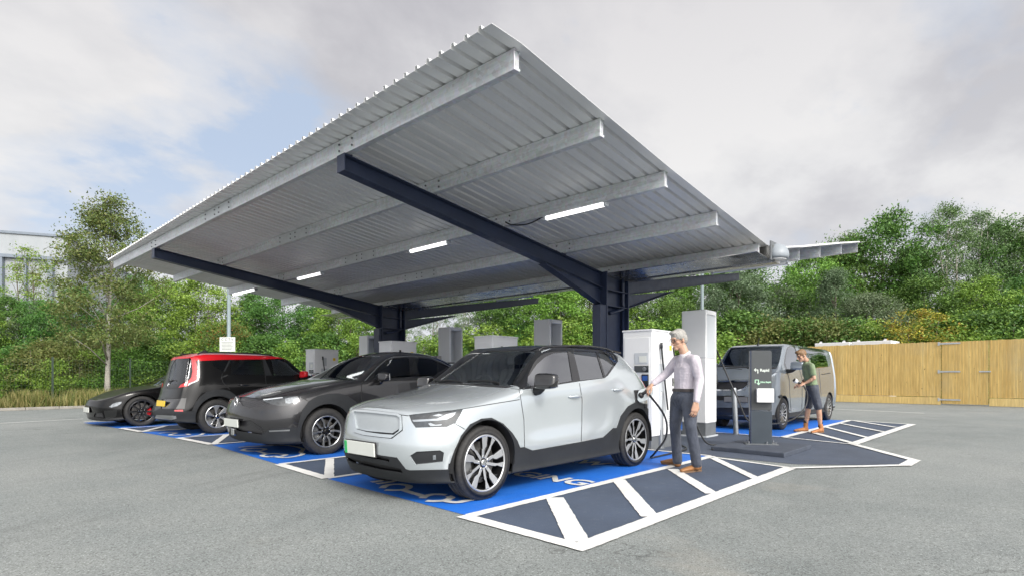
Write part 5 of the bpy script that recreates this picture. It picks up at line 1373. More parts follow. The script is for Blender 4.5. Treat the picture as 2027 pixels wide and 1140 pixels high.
# ================================================================ the other vehicles
def pxmap(x0, y0, s): return lambda L: [(x0+x*s, y0+y*s) for x, y in L]
def finish(root, bm, mats, th=.014):
    sharp(bm); body = link('body', bm, mats, root)
    m = body.modifiers.new('solid', 'SOLIDIFY'); m.thickness = th; m.offset = -1; m.material_offset = 5; m.material_offset_rim = 0
    return body
def seams(c, root, L, w=1.3, mirs=(1,), **kw):
    for g_ in L:
        for s in mirs: sub('panel_seam', c.take(strip_poly(g_, w), mir=s, **kw), M['black_plastic'], root, -.005, .004)
def grey_suv():
    org = (3.42, 8.65, 0); wl = (.90, 3.62); r = .345
    P = M['graphite'] = carpaint('graphite_paint', (.034,.034,.037), .5, .24, .12, .75)
    root = thing('parked_car', 'dark grey sloping roofed SUV with thick black wheel arches, left of the pale silver car', 'car', org, 0, 'cars parked under the canopy')
    X = [0,.12,.32,.60,1.0,1.35,1.5,1.85,2.3,2.7,3.1,3.45,3.75,4.0,4.12]
    rows = [
     T(z=[(0,.19),(3.6,.2),(4.12,.3)]),
     T([(0,.40),(.12,.60),(.32,.74),(.6,.80),(3.6,.8),(4.12,.5)], [(0,.19),(3.6,.2),(4.12,.3)]),
     T([(0,.45),(.12,.68),(.32,.84),(.6,.91),(3.6,.91),(4.12,.58)], [(0,.26),(3.6,.27),(4.12,.36)]),
     T([(0,.46),(.12,.71),(.32,.87),(.6,.945),(3.6,.945),(4.12,.62)], [(0,.44),(4.12,.5)]),
     T([(0,.45),(.12,.70),(.32,.87),(.6,.95),(1,.96),(3.6,.96),(4.12,.62)], [(0,.62),(4.12,.68)]),
     T([(0,.43),(.12,.67),(.32,.84),(.6,.93),(1,.945),(3.6,.945),(4.12,.6)], [(0,.73),(.32,.75),(.6,.80),(1.5,.92),(4.12,.93)]),
     T([(0,.41),(.12,.62),(.32,.79),(.6,.875),(1,.90),(1.5,.905),(3.1,.905),(3.6,.84),(4.12,.55)], [(0,.80),(.32,.85),(.6,.92),(1,1.0),(1.5,1.075),(2.0,1.13),(3.1,1.17),(3.6,1.2),(4.12,1.02)]),
     T([(0,.34),(.12,.5),(.32,.64),(.6,.72),(1.35,.79),(1.5,.795),(1.85,.75),(2.3,.69),(2.7,.68),(3.1,.66),(3.45,.64),(3.75,.66),(4.12,.45)], [(0,.825),(.32,.89),(.6,.955),(1,1.035),(1.35,1.09),(1.5,1.11),(1.85,1.28),(2.3,1.475),(2.7,1.50),(3.1,1.475),(3.45,1.41),(3.75,1.28),(4,1.14),(4.12,1.06)]),
     T([(0,.18),(.32,.33),(1.5,.42),(2.3,.37),(3.45,.34),(4.12,.25)], [(0,.835),(.32,.91),(.6,.98),(1,1.055),(1.35,1.105),(1.5,1.125),(1.85,1.31),(2.3,1.535),(2.7,1.585),(3.1,1.575),(3.45,1.52),(3.75,1.39),(4,1.18),(4.12,1.09)]),
     T(z=[(0,.84),(.32,.915),(.6,.985),(1,1.06),(1.35,1.11),(1.5,1.13),(1.85,1.318),(2.3,1.548),(2.7,1.60),(3.1,1.59),(3.45,1.535),(3.75,1.40),(4,1.185),(4.12,1.095)])]
    def mf(i, rr, x): return 2 if rr <= 1 else 1 if (rr >= 7 and 1.45 <= x < 3.7) else 0
    def cr(i, a, i2, b, x):
        if a == b == 7 and x > 1.3: return .3
        if a == b == 6: return .35
        if i == i2 and a >= 7 and b >= 7 and abs(X[i]-1.5) < .01: return .5
    bm = loft(X, rows, [.14,.12,.05,.0,.0,.02,.05,.07,.08,.08], [-.12,-.1,-.05,0,0,0,-.03,-.03,-.03,-.03], -.05, .03, cr, mf)
    px_ = nose(bm, .05, .475); ex_ = nose(bm, .02, .775)
    c = Cutter(bm, org); A = pxmap(450,680,.2018); B = pxmap(600,680,.148)
    for x in wl:
        for s in (1,-1): c.take(circ(x, r, r+.06), 'side', s).free()
    for s in (1,-1):
        sub('front_side_window', c.take(B([(925,432),(1000,330),(1120,232),(1200,198),(1412,192),(1428,438),(1200,450)]), mir=s, minx=1.4), M['glass'], root, -.005, .004)
        sub('rear_side_window', c.take(B([(1490,196),(1640,200),(1720,215),(1795,248),(1795,405),(1680,440),(1565,440)]), mir=s, minx=1.4), M['glass_dark'], root, -.005, .004)
        sub('quarter_window', c.take(B([(1808,254),(1940,300),(1812,380)]), mir=s, minx=1.4), M['glass_dark'], root, -.005, .004)
        sub('chrome_trim', c.take(B([(1110,206),(1200,172),(1400,162),(1600,168),(1720,185),(1850,238),(1960,300),(1952,306),(1845,246),(1715,194),(1598,178),(1400,172),(1205,183),(1118,214),(1010,305),(920,400),(835,490),(815,498),(910,396),(1000,300)]), mir=s, minx=1.4), M['alloy_grey'], root, .003, .01)
        sub('window_trim', c.take(B([(820,495),(920,400),(1010,305),(1118,214),(1205,183),(1400,172),(1598,178),(1715,194),(1845,246),(1952,306),(1830,385),(1690,468),(1430,455),(1200,465),(920,470)]), mir=s, minx=1.4), M['gloss_black'], root, 0, .01)
    sub('windscreen', c.take(B([(215,468),(420,300),(600,190),(720,162),(900,155),(1040,168),(900,310),(745,465),(500,482)]), minx=1.3, maxx=2.7), M['glass_screen'], root, -.004, .004)
    for s in (1,-1):
        sub('headlight_led', c.take(A([(350,540),(540,519),(545,528),(355,551)]), mir=s, maxx=.8), M['led'], root, -.002, .01)
        sub('headlight_lens', c.take(A([(565,535),(610,524),(695,520),(670,560),(610,585),(570,580)]), mir=s, maxx=.9), M['lamp_clear'], root, -.002, .01)
        sub('headlight', c.take(A([(345,535),(540,515),(640,507),(717,511),(704,545),(672,577),(600,602),(500,606),(430,590),(345,560)]), mir=s, maxx=.95), M['lamp_dark'], root, -.002, .01)
        sub('bumper_accent', c.take(A([(410,848),(612,838),(612,852),(415,861)]), mir=s, maxx=.8), M['alloy_grey'], root, .008, .012)
    sub('grille', c.take(A([(118,520),(150,516),(330,535),(345,560),(420,590),(330,610),(230,632),(150,605),(120,560)]), maxx=.5), M['mesh_black'], root, -.012, .01)
    sub('lower_grille', c.take(A([(50,758),(230,748),(345,822),(366,868),(332,890),(120,857),(45,825)]), maxx=.5), M['mesh_black'], root, -.03, .01)
    sub('front_bumper_trim', c.take(A([(20,860),(45,815),(120,855),(330,890),(375,862),(420,832),(690,815),(690,1000),(300,970),(20,905)]), maxx=.75), M['trim_plastic'], root, .004, .012)
    for s in (1,-1):
        sub('arch_cladding', c.take(A([(672,1010),(676,850),(692,800),(735,650),(800,560),(880,512),(980,490),(1090,485),(1180,508),(1260,570),(1330,650),(1390,760),(1420,830),(2000,760),(2100,900),(1500,1050)]), mir=s, minx=.25), M['trim_plastic'], root, .010, .018)
    seams(c, root, [B([(780,505),(782,600),(786,720),(800,800)]), A([(720,520),(790,560)])], mirs=(1,-1), minx=.3)
    seams(c, root, [A([(330,528),(540,508),(720,508)])], maxx=1.0)
    finish(root, bm, [P, M['gloss_black'], M['trim_plastic'], M['dark_inner']])
    for s in (-1,1):
        mirror(root, (1.80, s*1.06, 1.145), s, (P, M['gloss_black']), .95)
    b = MB(); ct = Vector((ex_-.012, .02, .775)); b.tube([ct+Vector((0, sin(2*pi*k/28)*.052, cos(2*pi*k/28)*.075)) for k in range(29)], .010, 8, caps=False); link('emblem', b, M['chrome'], root, smooth=True)
    plate(root, (px_-.035,.05,.475), .50, .115, -1, 'plate_white', R(-3), 0)
    b = MB(); b.box(px_-.02,px_+.03,.0,.10,.29,.39); link('sensor_cover', b, M['chrome'], root, bevel=.01)
    b = MB(); b.prism([(3.70,-.58,1.40),(3.70,.58,1.40),(3.93,.52,1.395),(3.93,-.52,1.395)], (0,0,0), (0,0,.025)); link('rear_spoiler', b, M['gloss_black'], root, bevel=.01)
    interior(root, .70, .3, (1.35,1.85,1.06), (2.0,2.8), .70)
    wheels(root, r, .23, .232, 'twin5', 'alloy_grey', wl, .955)
def boxy_car():
    org = (3.56, 12.92, 0); wl = (.84, 3.44); r = .35
    P = M['black_paint'] = carpaint('black_paint', (.003,.003,.0035), .0, .3, .1, .42); Rd = M['red_paint'] = carpaint('red_paint', (.56,.008,.016), .0, .3, .05, .5)
    root = thing('parked_car', 'boxy black hatchback with red roof, parked tail towards the camera', 'car', org, 0, 'cars parked under the canopy')
    X = [0,.08,.22,.42,.62,.84,1.1,1.5,1.95,2.35,2.55,2.8,3.1,3.5,3.9,4.1,4.2]
    rows = [
     T(z=[(0,.27),(.6,.2),(4.2,.24)]),
     T([(0,.58),(.08,.68),(.22,.75),(3.7,.75),(4.2,.5)], [(0,.27),(.6,.2),(4.2,.24)]),
     T([(0,.64),(.08,.76),(.22,.83),(.42,.87),(3.7,.87),(4.2,.55)], [(0,.32),(.6,.28),(4.2,.3)]),
     T([(0,.66),(.08,.79),(.22,.865),(.42,.905),(.84,.92),(3.5,.92),(3.9,.84),(4.2,.6)], [(0,.47),(4.2,.47)]),
     T([(0,.66),(.08,.79),(.22,.865),(.42,.905),(.84,.925),(3.5,.925),(3.9,.84),(4.2,.6)], [(0,.68),(4.2,.66)]),
     T([(0,.66),(.08,.78),(.22,.85),(.42,.895),(.84,.915),(3.5,.905),(3.9,.82),(4.2,.55)], [(0,.90),(4.2,.8)]),
     T([(0,.63),(.08,.73),(.22,.80),(.42,.845),(.84,.865),(2.6,.86),(3.5,.82),(3.9,.75),(4.2,.5)], [(0,1.10),(.6,1.14),(2.4,1.165),(2.8,1.16),(3.1,1.09),(3.5,1.03),(3.9,.95),(4.2,.85)]),
     T([(0,.53),(.08,.60),(.22,.655),(.42,.685),(.84,.70),(1.95,.69),(2.35,.665),(2.55,.70),(2.8,.75),(3.5,.66),(4.2,.4)], [(0,1.50),(.22,1.54),(.6,1.57),(1.1,1.585),(1.95,1.58),(2.35,1.535),(2.55,1.385),(2.8,1.19),(3.1,1.13),(3.5,1.06),(3.9,.98),(4.2,.87)]),
     T([(0,.28),(.42,.36),(2.35,.36),(4.2,.25)], [(0,1.545),(.22,1.595),(.6,1.63),(1.1,1.645),(1.95,1.635),(2.35,1.565),(2.55,1.41),(2.8,1.21),(3.1,1.15),(3.5,1.08),(3.9,1.0),(4.2,.88)]),
     T(z=[(0,1.55),(.22,1.603),(.6,1.64),(1.1,1.655),(1.95,1.645),(2.35,1.575),(2.55,1.42),(2.8,1.215),(3.1,1.155),(3.5,1.085),(3.9,1.005),(4.2,.885)])]
    for t_ in rows: t_['y'] = [(a, q*.85) for a, q in t_['y']]
    def mf(i, rr, x): return 2 if rr <= 1 else 1 if (rr >= 7 and x < 2.30) else 0
    def cr(i, a, i2, b, x):
        if a == b == 7: return .45
        if a == b == 6: return .2
        if a == b == 3: return .3
    bm = loft(X, rows, [.14,.12,.04,.03,.14,.20,.26,.35,.37,.37], [-.1,-.1,-.04,0,0,-.02,-.05,-.06,-.06,-.06], -.04, .04, cr, mf, nw=(1,.95,.8,.5,.2))
    px_ = nose(bm, .03, .615); ex_ = nose(bm, .03, .99)
    c = Cutter(bm, org); C_ = pxmap(300,680,.16667); D = pxmap(440,690,.09867)
    for x in wl:
        for s in (1,-1): c.take(circ(x, r, r+.06), 'side', s).free()
    sub('rear_window', c.take(C_([(288,178),(455,168),(464,220),(462,335),(448,395),(400,440),(345,478),(200,478),(208,370),(240,260)]), maxx=.9), M['glass_dark'], root, -.004, .004)
    LP = C_([(468,142),(505,140),(535,230),(558,340),(562,400),(552,440),(480,470),(430,500),(322,520),(350,485),(440,440),(472,398),(486,330),(476,220)])
    for s in (1,-1):
        sub('tail_light_clear', c.take(C_([(430,498),(445,468),(500,448),(535,428),(552,440),(480,470)]), mir=s, maxx=1.0), M['led'], root, .004, .01)
        sub('tail_light', c.take(LP, mir=s, maxx=1.0), M['lamp_red'], root, .006, .012)
        sub('roof_band', c.take([(381,706),(385,701),(417,699),(480,696.5),(538,697.5),(563,701),(577,705.3),(576,708.5),(519,710.5),(440,711.5),(389,714)], mir=s, minx=.3), M['red_paint'], root, .003, .01)
        sub('quarter_window', c.take(C_([(718,245),(745,197),(922,187),(850,328)]), mir=s), M['glass_dark'], root, -.004, .004)
        sub('rear_side_window', c.take(D([(168,208),(775,192),(845,515),(186,510)]), mir=s), M['glass_dark'], root, -.004, .004)
        sub('front_side_window', c.take(D([(985,218),(1290,206),(1400,218),(1500,300),(1640,425),(1680,462),(1600,525),(1040,530)]), mir=s), M['glass'], root, -.004, .004)
        sub('door_pillar_trim', c.take(D([(800,185),(850,183),(1000,530),(860,535)]), mir=s), M['trim_plastic'], root, 0, .01)
        sub('pillar_trim', c.take(C_([(870,335),(945,180),(925,182),(860,320)]), mir=s), M['trim_plastic'], root, 0, .01)
        sub('rear_reflector', c.take(C_([(270,785),(372,780),(376,803),(272,800)]), mir=s, maxx=.6), M['lamp_red'], root, .004, .008)
        sub('skid_plate', c.take(C_([(60,842),(290,852),(296,885),(240,902),(40,880)]), mir=s, maxx=.5) if s == 1 else bmesh.new(), M['alloy_grey'], root, .006, .012)
    sub('tailgate_panel', c.take(C_([(120,655),(415,640),(390,770),(110,765)]), maxx=.5), M['gloss_black'], root, -.012, .01)
    sub('rear_bumper_trim', c.take(C_([(30,800),(110,766),(300,790),(480,802),(530,800),(540,930),(30,930)]), maxx=.62), M['trim_plastic'], root, .006, .014)
    for s in (1,-1):
        sub('arch_cladding', c.take(C_([(470,930),(478,795),(520,700),(580,622),(650,572),(740,546),(850,540),(930,560),(1000,610),(1040,670),(1080,760),(1110,850),(1700,790),(2300,760),(2300,860),(1700,900),(1110,960)]), mir=s, minx=.3), M['trim_plastic'], root, .010, .018)
    seams(c, root, [C_([(840,350),(830,400),(850,460),(930,540)]), D([(860,535),(880,700)]), C_([(465,500),(415,580),(405,650),(390,770)])], minx=.1)
    seams(c, root, [C_([(180,478),(190,525),(320,522)])], maxx=.8)
    finish(root, bm, [P, Rd, M['trim_plastic'], M['dark_inner']])
    plate(root, (px_-.02,.03,.615), .50, .115, -1, 'plate_yellow', R(8), 0)
    for s in (-1,1):
        mirror(root, (2.62, s*.86, 1.20), s, (Rd, M['black_plastic'])); 
        for x, z in ((1.36,.98),(2.2,.985)): handle(root, (x, s*.785, z), .2, M['gloss_black'], s)
        b = MB(); b.tube(bez([(.55,s*.51,1.605),(.7,s*.51,1.64),(1.5,s*.51,1.65),(2.0,s*.5,1.63),(2.1,s*.49,1.595)],6), .014, 8); link('roof_rail', b, M['trim_plastic'], root, smooth=True)
    b = MB(); b.prism([(.75,-.012,1.655),(.92,-.012,1.66),(.90,-.004,1.70),(.86,-.004,1.72)], (0,0,0), (0,.024,0)); link('roof_aerial', b, M['black_plastic'], root)
    b = MB(); ct = Vector((ex_-.008,.03,.99)); b.tube([ct+Vector((0, sin(2*pi*k/20)*.045, cos(2*pi*k/20)*.035)) for k in range(21)], .008, 6, caps=False); link('emblem', b, M['chrome'], root)
    b = MB(); b.tube(bez([(ex_,.05,1.045),(ex_+.02,-.15,1.08),(ex_+.03,-.32,1.07)],5), .009, 6); link('rear_wiper', b, M['black_plastic'], root)
    interior(root, .57, .3, (2.75,2.35,1.12), (.9,), .72, steer=False); 
    for s in (-1,1):
        b = MB(); b.box(1.55,1.68,s*.31-.19,s*.31+.19,.6,1.25); b.box(1.57,1.66,s*.31-.11,s*.31+.11,1.3,1.46); link('front_seat', b, M['seat'], root, bevel=.05)
    wheels(root, r, .22, .225, 'leaf6', 'alloy', wl, .775)
def coupe():
    org = (3.05, 16.2, 0); wl = (.82, 3.70); r = .352
    root = thing('parked_car', 'low black car with dark wheels at the far left of the row', 'car', org, 0, 'cars parked under the canopy')
    X = [0,.1,.28,.55,.9,1.2,1.45,1.9,2.4,3.0,3.6,4.2,4.6]
    rows = [
     T(z=[(0,.15),(4.6,.25)]),
     T([(0,.42),(.1,.60),(.28,.72),(.55,.78),(4.2,.78),(4.6,.5)], [(0,.15),(4.6,.25)]),
     T([(0,.46),(.1,.66),(.28,.80),(.55,.88),(4.2,.88),(4.6,.55)], [(0,.20),(4.6,.32)]),
     T([(0,.47),(.1,.69),(.28,.83),(.55,.92),(4.2,.92),(4.6,.6)], [(0,.33),(4.6,.45)]),
     T([(0,.47),(.1,.69),(.28,.83),(.55,.925),(.9,.95),(4.2,.94),(4.6,.6)], [(0,.45),(4.6,.6)]),
     T([(0,.46),(.1,.68),(.28,.82),(.55,.915),(.9,.945),(4.2,.93),(4.6,.6)], [(0,.54),(.55,.64),(.9,.70),(4.6,.75)]),
     T([(0,.44),(.1,.65),(.28,.79),(.55,.87),(.9,.90),(1.2,.88),(2.4,.87),(4.2,.85),(4.6,.58)], [(0,.60),(.28,.68),(.55,.78),(.9,.845),(1.2,.88),(2.4,.92),(4.2,.95),(4.6,.9)]),
     T([(0,.36),(.28,.60),(.9,.72),(1.2,.75),(1.45,.72),(1.9,.64),(2.4,.60),(3.0,.58),(4.2,.6),(4.6,.45)], [(0,.615),(.28,.70),(.55,.785),(.9,.86),(1.2,.915),(1.45,1.03),(1.9,1.24),(2.4,1.36),(3.0,1.34),(3.6,1.18),(4.2,1.02),(4.6,.92)]),
     T([(0,.2),(.9,.38),(1.2,.4),(2.4,.33),(4.6,.25)], [(0,.62),(.28,.705),(.55,.795),(.9,.875),(1.2,.93),(1.45,1.045),(1.9,1.27),(2.4,1.42),(3.0,1.40),(3.6,1.22),(4.2,1.04),(4.6,.93)]),
     T(z=[(0,.622),(.28,.708),(.55,.80),(.9,.88),(1.2,.935),(1.45,1.05),(1.9,1.28),(2.4,1.43),(3.0,1.41),(3.6,1.23),(4.2,1.045),(4.6,.935)])]
    def cr(i, a, i2, b, x):
        if a == b == 7 and x > 1.1: return .3
        if i == i2 and a >= 7 and b >= 7 and abs(X[i]-1.2) < .01: return .5
    bm = loft(X, rows, [.12,.10,.04,.02,.0,.02,.05,.06,.06,.06], [0]*10, -.06, .03, cr, lambda i, a, x: 2 if a <= 1 else 1 if a >= 7 and 1.2 <= x < 3.6 else 0)
    pc_ = nose(bm, 0, .385)
    c = Cutter(bm, org); E_ = pxmap(170,740,.0965)
    for x in wl:
        for s in (1,-1): c.take(circ(x, r, r+.035), 'side', s).free()
    sub('windscreen', c.take([(1.27,-.62),(1.27,.62),(1.85,.54),(1.95,.4),(1.95,-.4),(1.85,-.54)], 'top'), M['glass_screen'], root, -.003, .004)
    for s in (1,-1):
        sub('side_window', c.take([(1.5,.97),(2.0,1.22),(2.5,1.31),(3.1,1.28),(3.6,1.12),(3.5,1.0),(2.4,.965)], 'side', s), M['glass_dark'], root, -.003, .004)
        sub('headlight', c.take(E_([(470,668),(560,600),(650,572),(735,562),(722,600),(640,652),(530,682)]), mir=s, maxx=.9), M['lamp_clear'], root, -.002, .01)
        sub('bumper_vent', c.take(E_([(340,750),(640,725),(625,860),(560,895),(380,905)]), mir=s, maxx=.8), M['gloss_black'], root, -.015, .01)
    sub('lower_intake', c.take(E_([(180,800),(330,790),(370,890),(160,870)]), maxx=.4), M['mesh_black'], root, -.02, .01)
    sub('front_splitter', c.take(E_([(60,880),(330,905),(640,930),(820,940),(820,1010),(60,960)]), maxx=.6), M['black_plastic'], root, .01, .014)
    seams(c, root, [E_([(260,560),(480,520),(760,420),(960,345)]), E_([(960,345),(1080,430)])], 1.0, minx=.0)
    finish(root, bm, [M['black_paint'], M['gloss_black'], M['trim_plastic'], M['dark_inner']])
    plate(root, (pc_-.02,.0,.385), .50, .115, -1, 'plate_white', 0, 0)
    interior(root, .62, .25, (1.2,1.7,.92), (1.9,2.8), .6)
    wheels(root, r, .24, .255, 'turbine10', 'alloy_dark', wl, .945, 'caliper_red')
def van():
    org = (12.36, 4.77, 0); wl = (.70, 4.40); r = .350
    P = M['van_paint'] = carpaint('warm_grey_paint', (.245,.28,.32), .45, .24, .08)
    root = thing('parked_van', 'grey van parked under the right wing of the canopy by the man in shorts', 'van', org)
    X = [0,.10,.26,.42,.60,.80,1.0,1.2,1.6,2.4,3.4,4.3,4.85,5.02,5.08]
    rows = [
     T(z=[(0,.22),(4.85,.22),(5.08,.3)]),
     T([(0,.40),(.1,.55),(.26,.63),(.42,.66),(4.85,.66),(5.08,.6)], [(0,.22),(4.85,.22),(5.08,.3)]),
     T([(0,.44),(.1,.60),(.26,.68),(.42,.72),(4.85,.72),(5.08,.66)], [(0,.30),(4.85,.30),(5.08,.36)]),
     T([(0,.45),(.1,.62),(.26,.70),(.42,.745),(4.85,.745),(5.08,.69)], [(0,.5),(5.08,.5)]),
     T([(0,.45),(.1,.615),(.26,.70),(.42,.745),(.7,.755),(4.85,.755),(5.08,.70)], [(0,.74),(5.08,.78)]),
     T([(0,.43),(.1,.59),(.26,.68),(.42,.73),(.7,.75),(4.85,.75),(5.08,.69)], [(0,.92),(.42,1.0),(5.08,1.05)]),
     T([(0,.40),(.1,.55),(.26,.645),(.42,.70),(.7,.73),(4.85,.735),(5.08,.67)], [(0,1.02),(.26,1.13),(.42,1.22),(.6,1.265),(1.2,1.275),(5.08,1.26)]),
     T([(0,.33),(.1,.45),(.26,.55),(.42,.62),(.6,.655),(.8,.645),(1.2,.625),(4.85,.62),(5.08,.57)], [(0,1.06),(.26,1.19),(.42,1.28),(.6,1.40),(.8,1.58),(1.0,1.74),(1.2,1.83),(1.6,1.855),(4.85,1.835),(5.08,1.79)]),
     T([(0,.18),(.42,.34),(1.2,.36),(5.08,.33)], [(0,1.085),(.26,1.225),(.42,1.30),(.6,1.42),(.8,1.60),(1.0,1.765),(1.2,1.87),(1.6,1.91),(4.85,1.89),(5.08,1.83)]),
     T(z=[(0,1.09),(.26,1.23),(.42,1.305),(.6,1.425),(.8,1.608),(1.0,1.775),(1.2,1.88),(1.6,1.92),(4.85,1.90),(5.08,1.84)])]
    def cr(i, a, i2, b, x):
        if a == b == 7 and x > .5: return .35
        if a == b == 6 and x > .4: return .25
        if i == i2 and a >= 7 and b >= 7 and abs(X[i]-.42) < .01: return .5
    bm = loft(X, rows, [.10,.08,.03,0,0,.01,.03,.05,.06,.06], [0]*10, -.05, .02, cr, lambda i, a, x: 2 if a <= 1 else 0)
    pv_ = nose(bm, 0, .66)
    c = Cutter(bm, org); V = pxmap(1410,660,.1754); W_ = pxmap(1530,660,.1754)
    for x in wl:
        for s in (1,-1): c.take(circ(x, r, r+.045), 'side', s).free()
    sub('windscreen', c.take(V([(40,340),(62,215),(112,160),(390,148),(782,140),(786,165),(765,285),(735,372),(600,382),(400,368),(90,352)]), minx=.3, maxx=1.5), M['glass_screen'], root, -.004, .004)
    sub('wiper_cowl', c.take(V([(40,352),(90,354),(400,370),(600,384),(736,374),(722,392),(600,402),(400,388),(40,372)]), minx=.2, maxx=1.2), M['black_plastic'], root, 0, .01)
    for s in (1,-1):
        sub('front_side_window', c.take(W_([(138,330),(148,240),(168,165),(200,142),(240,140),(262,200),(305,318),(300,385),(170,412)]), mir=s, minx=.3), M['glass_side'], root, -.005, .004)
        sub('window_trim', c.take(W_([(122,345),(134,245),(158,158),(196,132),(244,130),(270,195),(314,318),(308,398),(168,426),(140,400)]), mir=s, minx=.3), M['gloss_black'], root, 0, .01)
        sub('rear_side_window', c.take(W_([(285,150),(420,145),(520,152),(578,200),(620,340),(622,372),(500,388),(350,400)]), mir=s, minx=1.2), M['glass_van'], root, .002, .006)
        sub('headlight', c.take(V([(606,482),(700,470),(713,527),(690,550),(610,573)]), mir=s, maxx=.9), M['lamp_clear'], root, -.003, .01)
        sub('bumper_vent', c.take(V([(640,712),(670,700),(673,830),(642,882),(628,888)]), mir=s, maxx=.8), M['black_plastic'], root, -.012, .01)
        sub('sliding_door_track', c.take(W_([(545,456),(650,438),(652,446),(547,465)]), mir=s), M['black_plastic'], root, -.004, .006)
        sub('fuel_flap_cover', c.take(W_([(62,700),(95,688),(98,720),(66,726)]), mir=s, maxx=1.2) if s == 1 else bmesh.new(), M['black_plastic'], root, .02, .02)
        sub('sill_trim', c.take([(0.2,.22),(4.9,.22),(4.9,.36),(.2,.34)], 'side', s), M['trim_plastic'], root, .002, .008)
    sub('grille', c.take(V([(20,545),(400,541),(396,575),(352,613),(290,632),(20,625)]), maxx=.5), M['mesh_black'], root, -.015, .01)
    sub('grille_surround', c.take(V([(20,530),(415,527),(412,580),(360,626),(292,645),(20,640)]), maxx=.5), M['chrome'], root, .004, .01)
    sub('lower_grille', c.take(V([(20,697),(368,698),(342,752),(20,748)]), maxx=.5), M['mesh_black'], root, -.015, .01)
    sub('bumper_grille', c.take(V([(20,832),(440,832),(470,900),(440,918),(20,922)]), maxx=.5), M['mesh_black'], root, -.02, .01)
    sub('front_bumper_trim', c.take(V([(20,950),(440,930),(640,920),(740,930),(740,990),(20,1000)]), maxx=.45), M['trim_plastic'], root, .004, .01)
    seams(c, root, [W_([(158,428),(185,520),(192,700),(205,880)]), W_([(300,400),(330,520),(330,700),(325,880)]), W_([(520,400),(545,700)])], 1.0, (1,-1), minx=.4)
    seams(c, root, [V([(20,520),(400,520),(600,470),(740,430)])], 1.0, maxx=1.0)
    finish(root, bm, [P, P, M['trim_plastic'], M['dark_inner']], .02)
    mirror(root, (.93,-.95,1.385), -1, (M['van_paint'], M['black_plastic']), 1.15); mirror(root, (.93,.95,1.385), 1, (M['van_paint'], M['black_plastic']), 1.15)
    for s in (-1,1): handle(root, (1.75, s*.755, 1.02), .2, P, s)
    b = MB(); b.tube([(1.22,-.02,1.89),(1.30,-.02,2.06)], .008, 6); b.lathe([(.03,1.87),(.02,1.92),(0,1.92)], 'z', 10, (1.22,-.02,0)); link('roof_aerial', b, M['black_plastic'], root)
    plate(root, (pv_-.02,.0,.66), .5, .11, -1, 'van_plate', 0, 0)
    interior(root, .58, .35, (.45,.85,1.22), (1.0,), .85)
    b = MB(); b.box(1.95,2.0,-.62,.62,.3,1.8); link('bulkhead', b, M['dark_inner'], root)
    wheels(root, r, .225, .228, 'multi', 'alloy', wl, .75)
    for y0, y1 in ((-.5,-.05),(.05,.5)):
        b = MB(); b.tube(bez([(.44,y0,1.315),(.47,(y0+y1)/2,1.34),(.46,y1,1.335)],5), .009, 6); link('wiper', b, M['black_plastic'], root)
M['van_plate'] = simple('grey_blank_plate', (.16,.16,.165), .45, 0, .05, 8)
M['glass_van'] = glassmat('rear_panel_glass', (.42,.46,.48), .8, add=.28)
def meshmat():
    m, nt, bs, out = newmat('black_mesh_grille'); v = tex(nt, scale=(1,1,1), rot=(R(45),0,0))
    ck = N(nt, 'ShaderNodeTexChecker'); ck.inputs['Scale'].default_value = 70; nt.links.new(v, ck.inputs['Vector'])
    c = mixc(nt, ck.outputs['Fac'], (.006,.006,.007), (.05,.05,.055)); nt.links.new(c, bs.inputs['Base Color']); bs.inputs['Roughness'].default_value = .3; M['mesh_black'] = m
meshmat()
grey_suv(); boxy_car(); coupe(); van()
# ================================================================ people
M['skin'] = simple('skin', (.47,.285,.20), .55, 0, .12, 12); M['skin'].node_tree.nodes['Principled BSDF'].inputs['Subsurface Weight'].default_value = .12
M['hair_grey'] = simple('grey_hair', (.30,.29,.27), .6, 0, .35, 60, bmp=.5, bscale=260); M['hair_brown'] = simple('light_brown_hair', (.20,.115,.055), .55, 0, .35, 60, bmp=.5, bscale=260)
def cloth(name, col, var=.15, sc=9, stripes=None):
    m, nt, bs, out = newmat(name); v = tex(nt); n = noise_n(nt, v, sc, 5); w = noise_n(nt, v, 420, 2)
    c = ramp(nt, n, [(.3, tuple(x*(1-var) for x in col)), (.7, tuple(x*(1+var*.7) for x in col))])
    if stripes:
        wv = N(nt, 'ShaderNodeTexWave'); wv.inputs['Scale'].default_value = 32; nt.links.new(tex(nt, rot=(0,0,.7)), wv.inputs['Vector'])
        c = mixc(nt, ramp(nt, wv.outputs['Fac'], [(.45,(0,0,0)),(.6,(.55,.55,.55))]), c, stripes)
    nt.links.new(c, bs.inputs['Base Color']); bs.inputs['Roughness'].default_value = .82; bs.inputs['Sheen Weight'].default_value = .12
    ad = N(nt, 'ShaderNodeMath', operation='MULTIPLY_ADD'); ad.inputs[1].default_value = .03; nt.links.new(w, ad.inputs[0]); nt.links.new(noise_n(nt, tex(nt, scale=(1,1,.55)), 7, 3, .5), ad.inputs[2]); bump(nt, bs, ad.outputs[0], 1.0, .06); M[name] = m
cloth('lilac_shirt', (.50,.46,.51), .10, 9); cloth('collar_white', (.70,.69,.70), .05); cloth('green_polo', (.20,.265,.155)); cloth('slate_trousers', (.055,.064,.088), .2); cloth('navy_shorts', (.052,.060,.082), .2)
M['tan_leather'] = simple('tan_leather', (.27,.125,.045), .5, 0, .2, 14, bmp=.3, bscale=90); M['tan_boot'] = simple('rust_suede', (.36,.15,.055), .65, 0, .18, 14, bmp=.3, bscale=120); M['sole'] = simple('tan_sole', (.16,.10,.06), .7); M['sock'] = simple('black_sock', (.015,.015,.016), .85); M['belt'] = simple('dark_belt', (.03,.024,.024), .45)
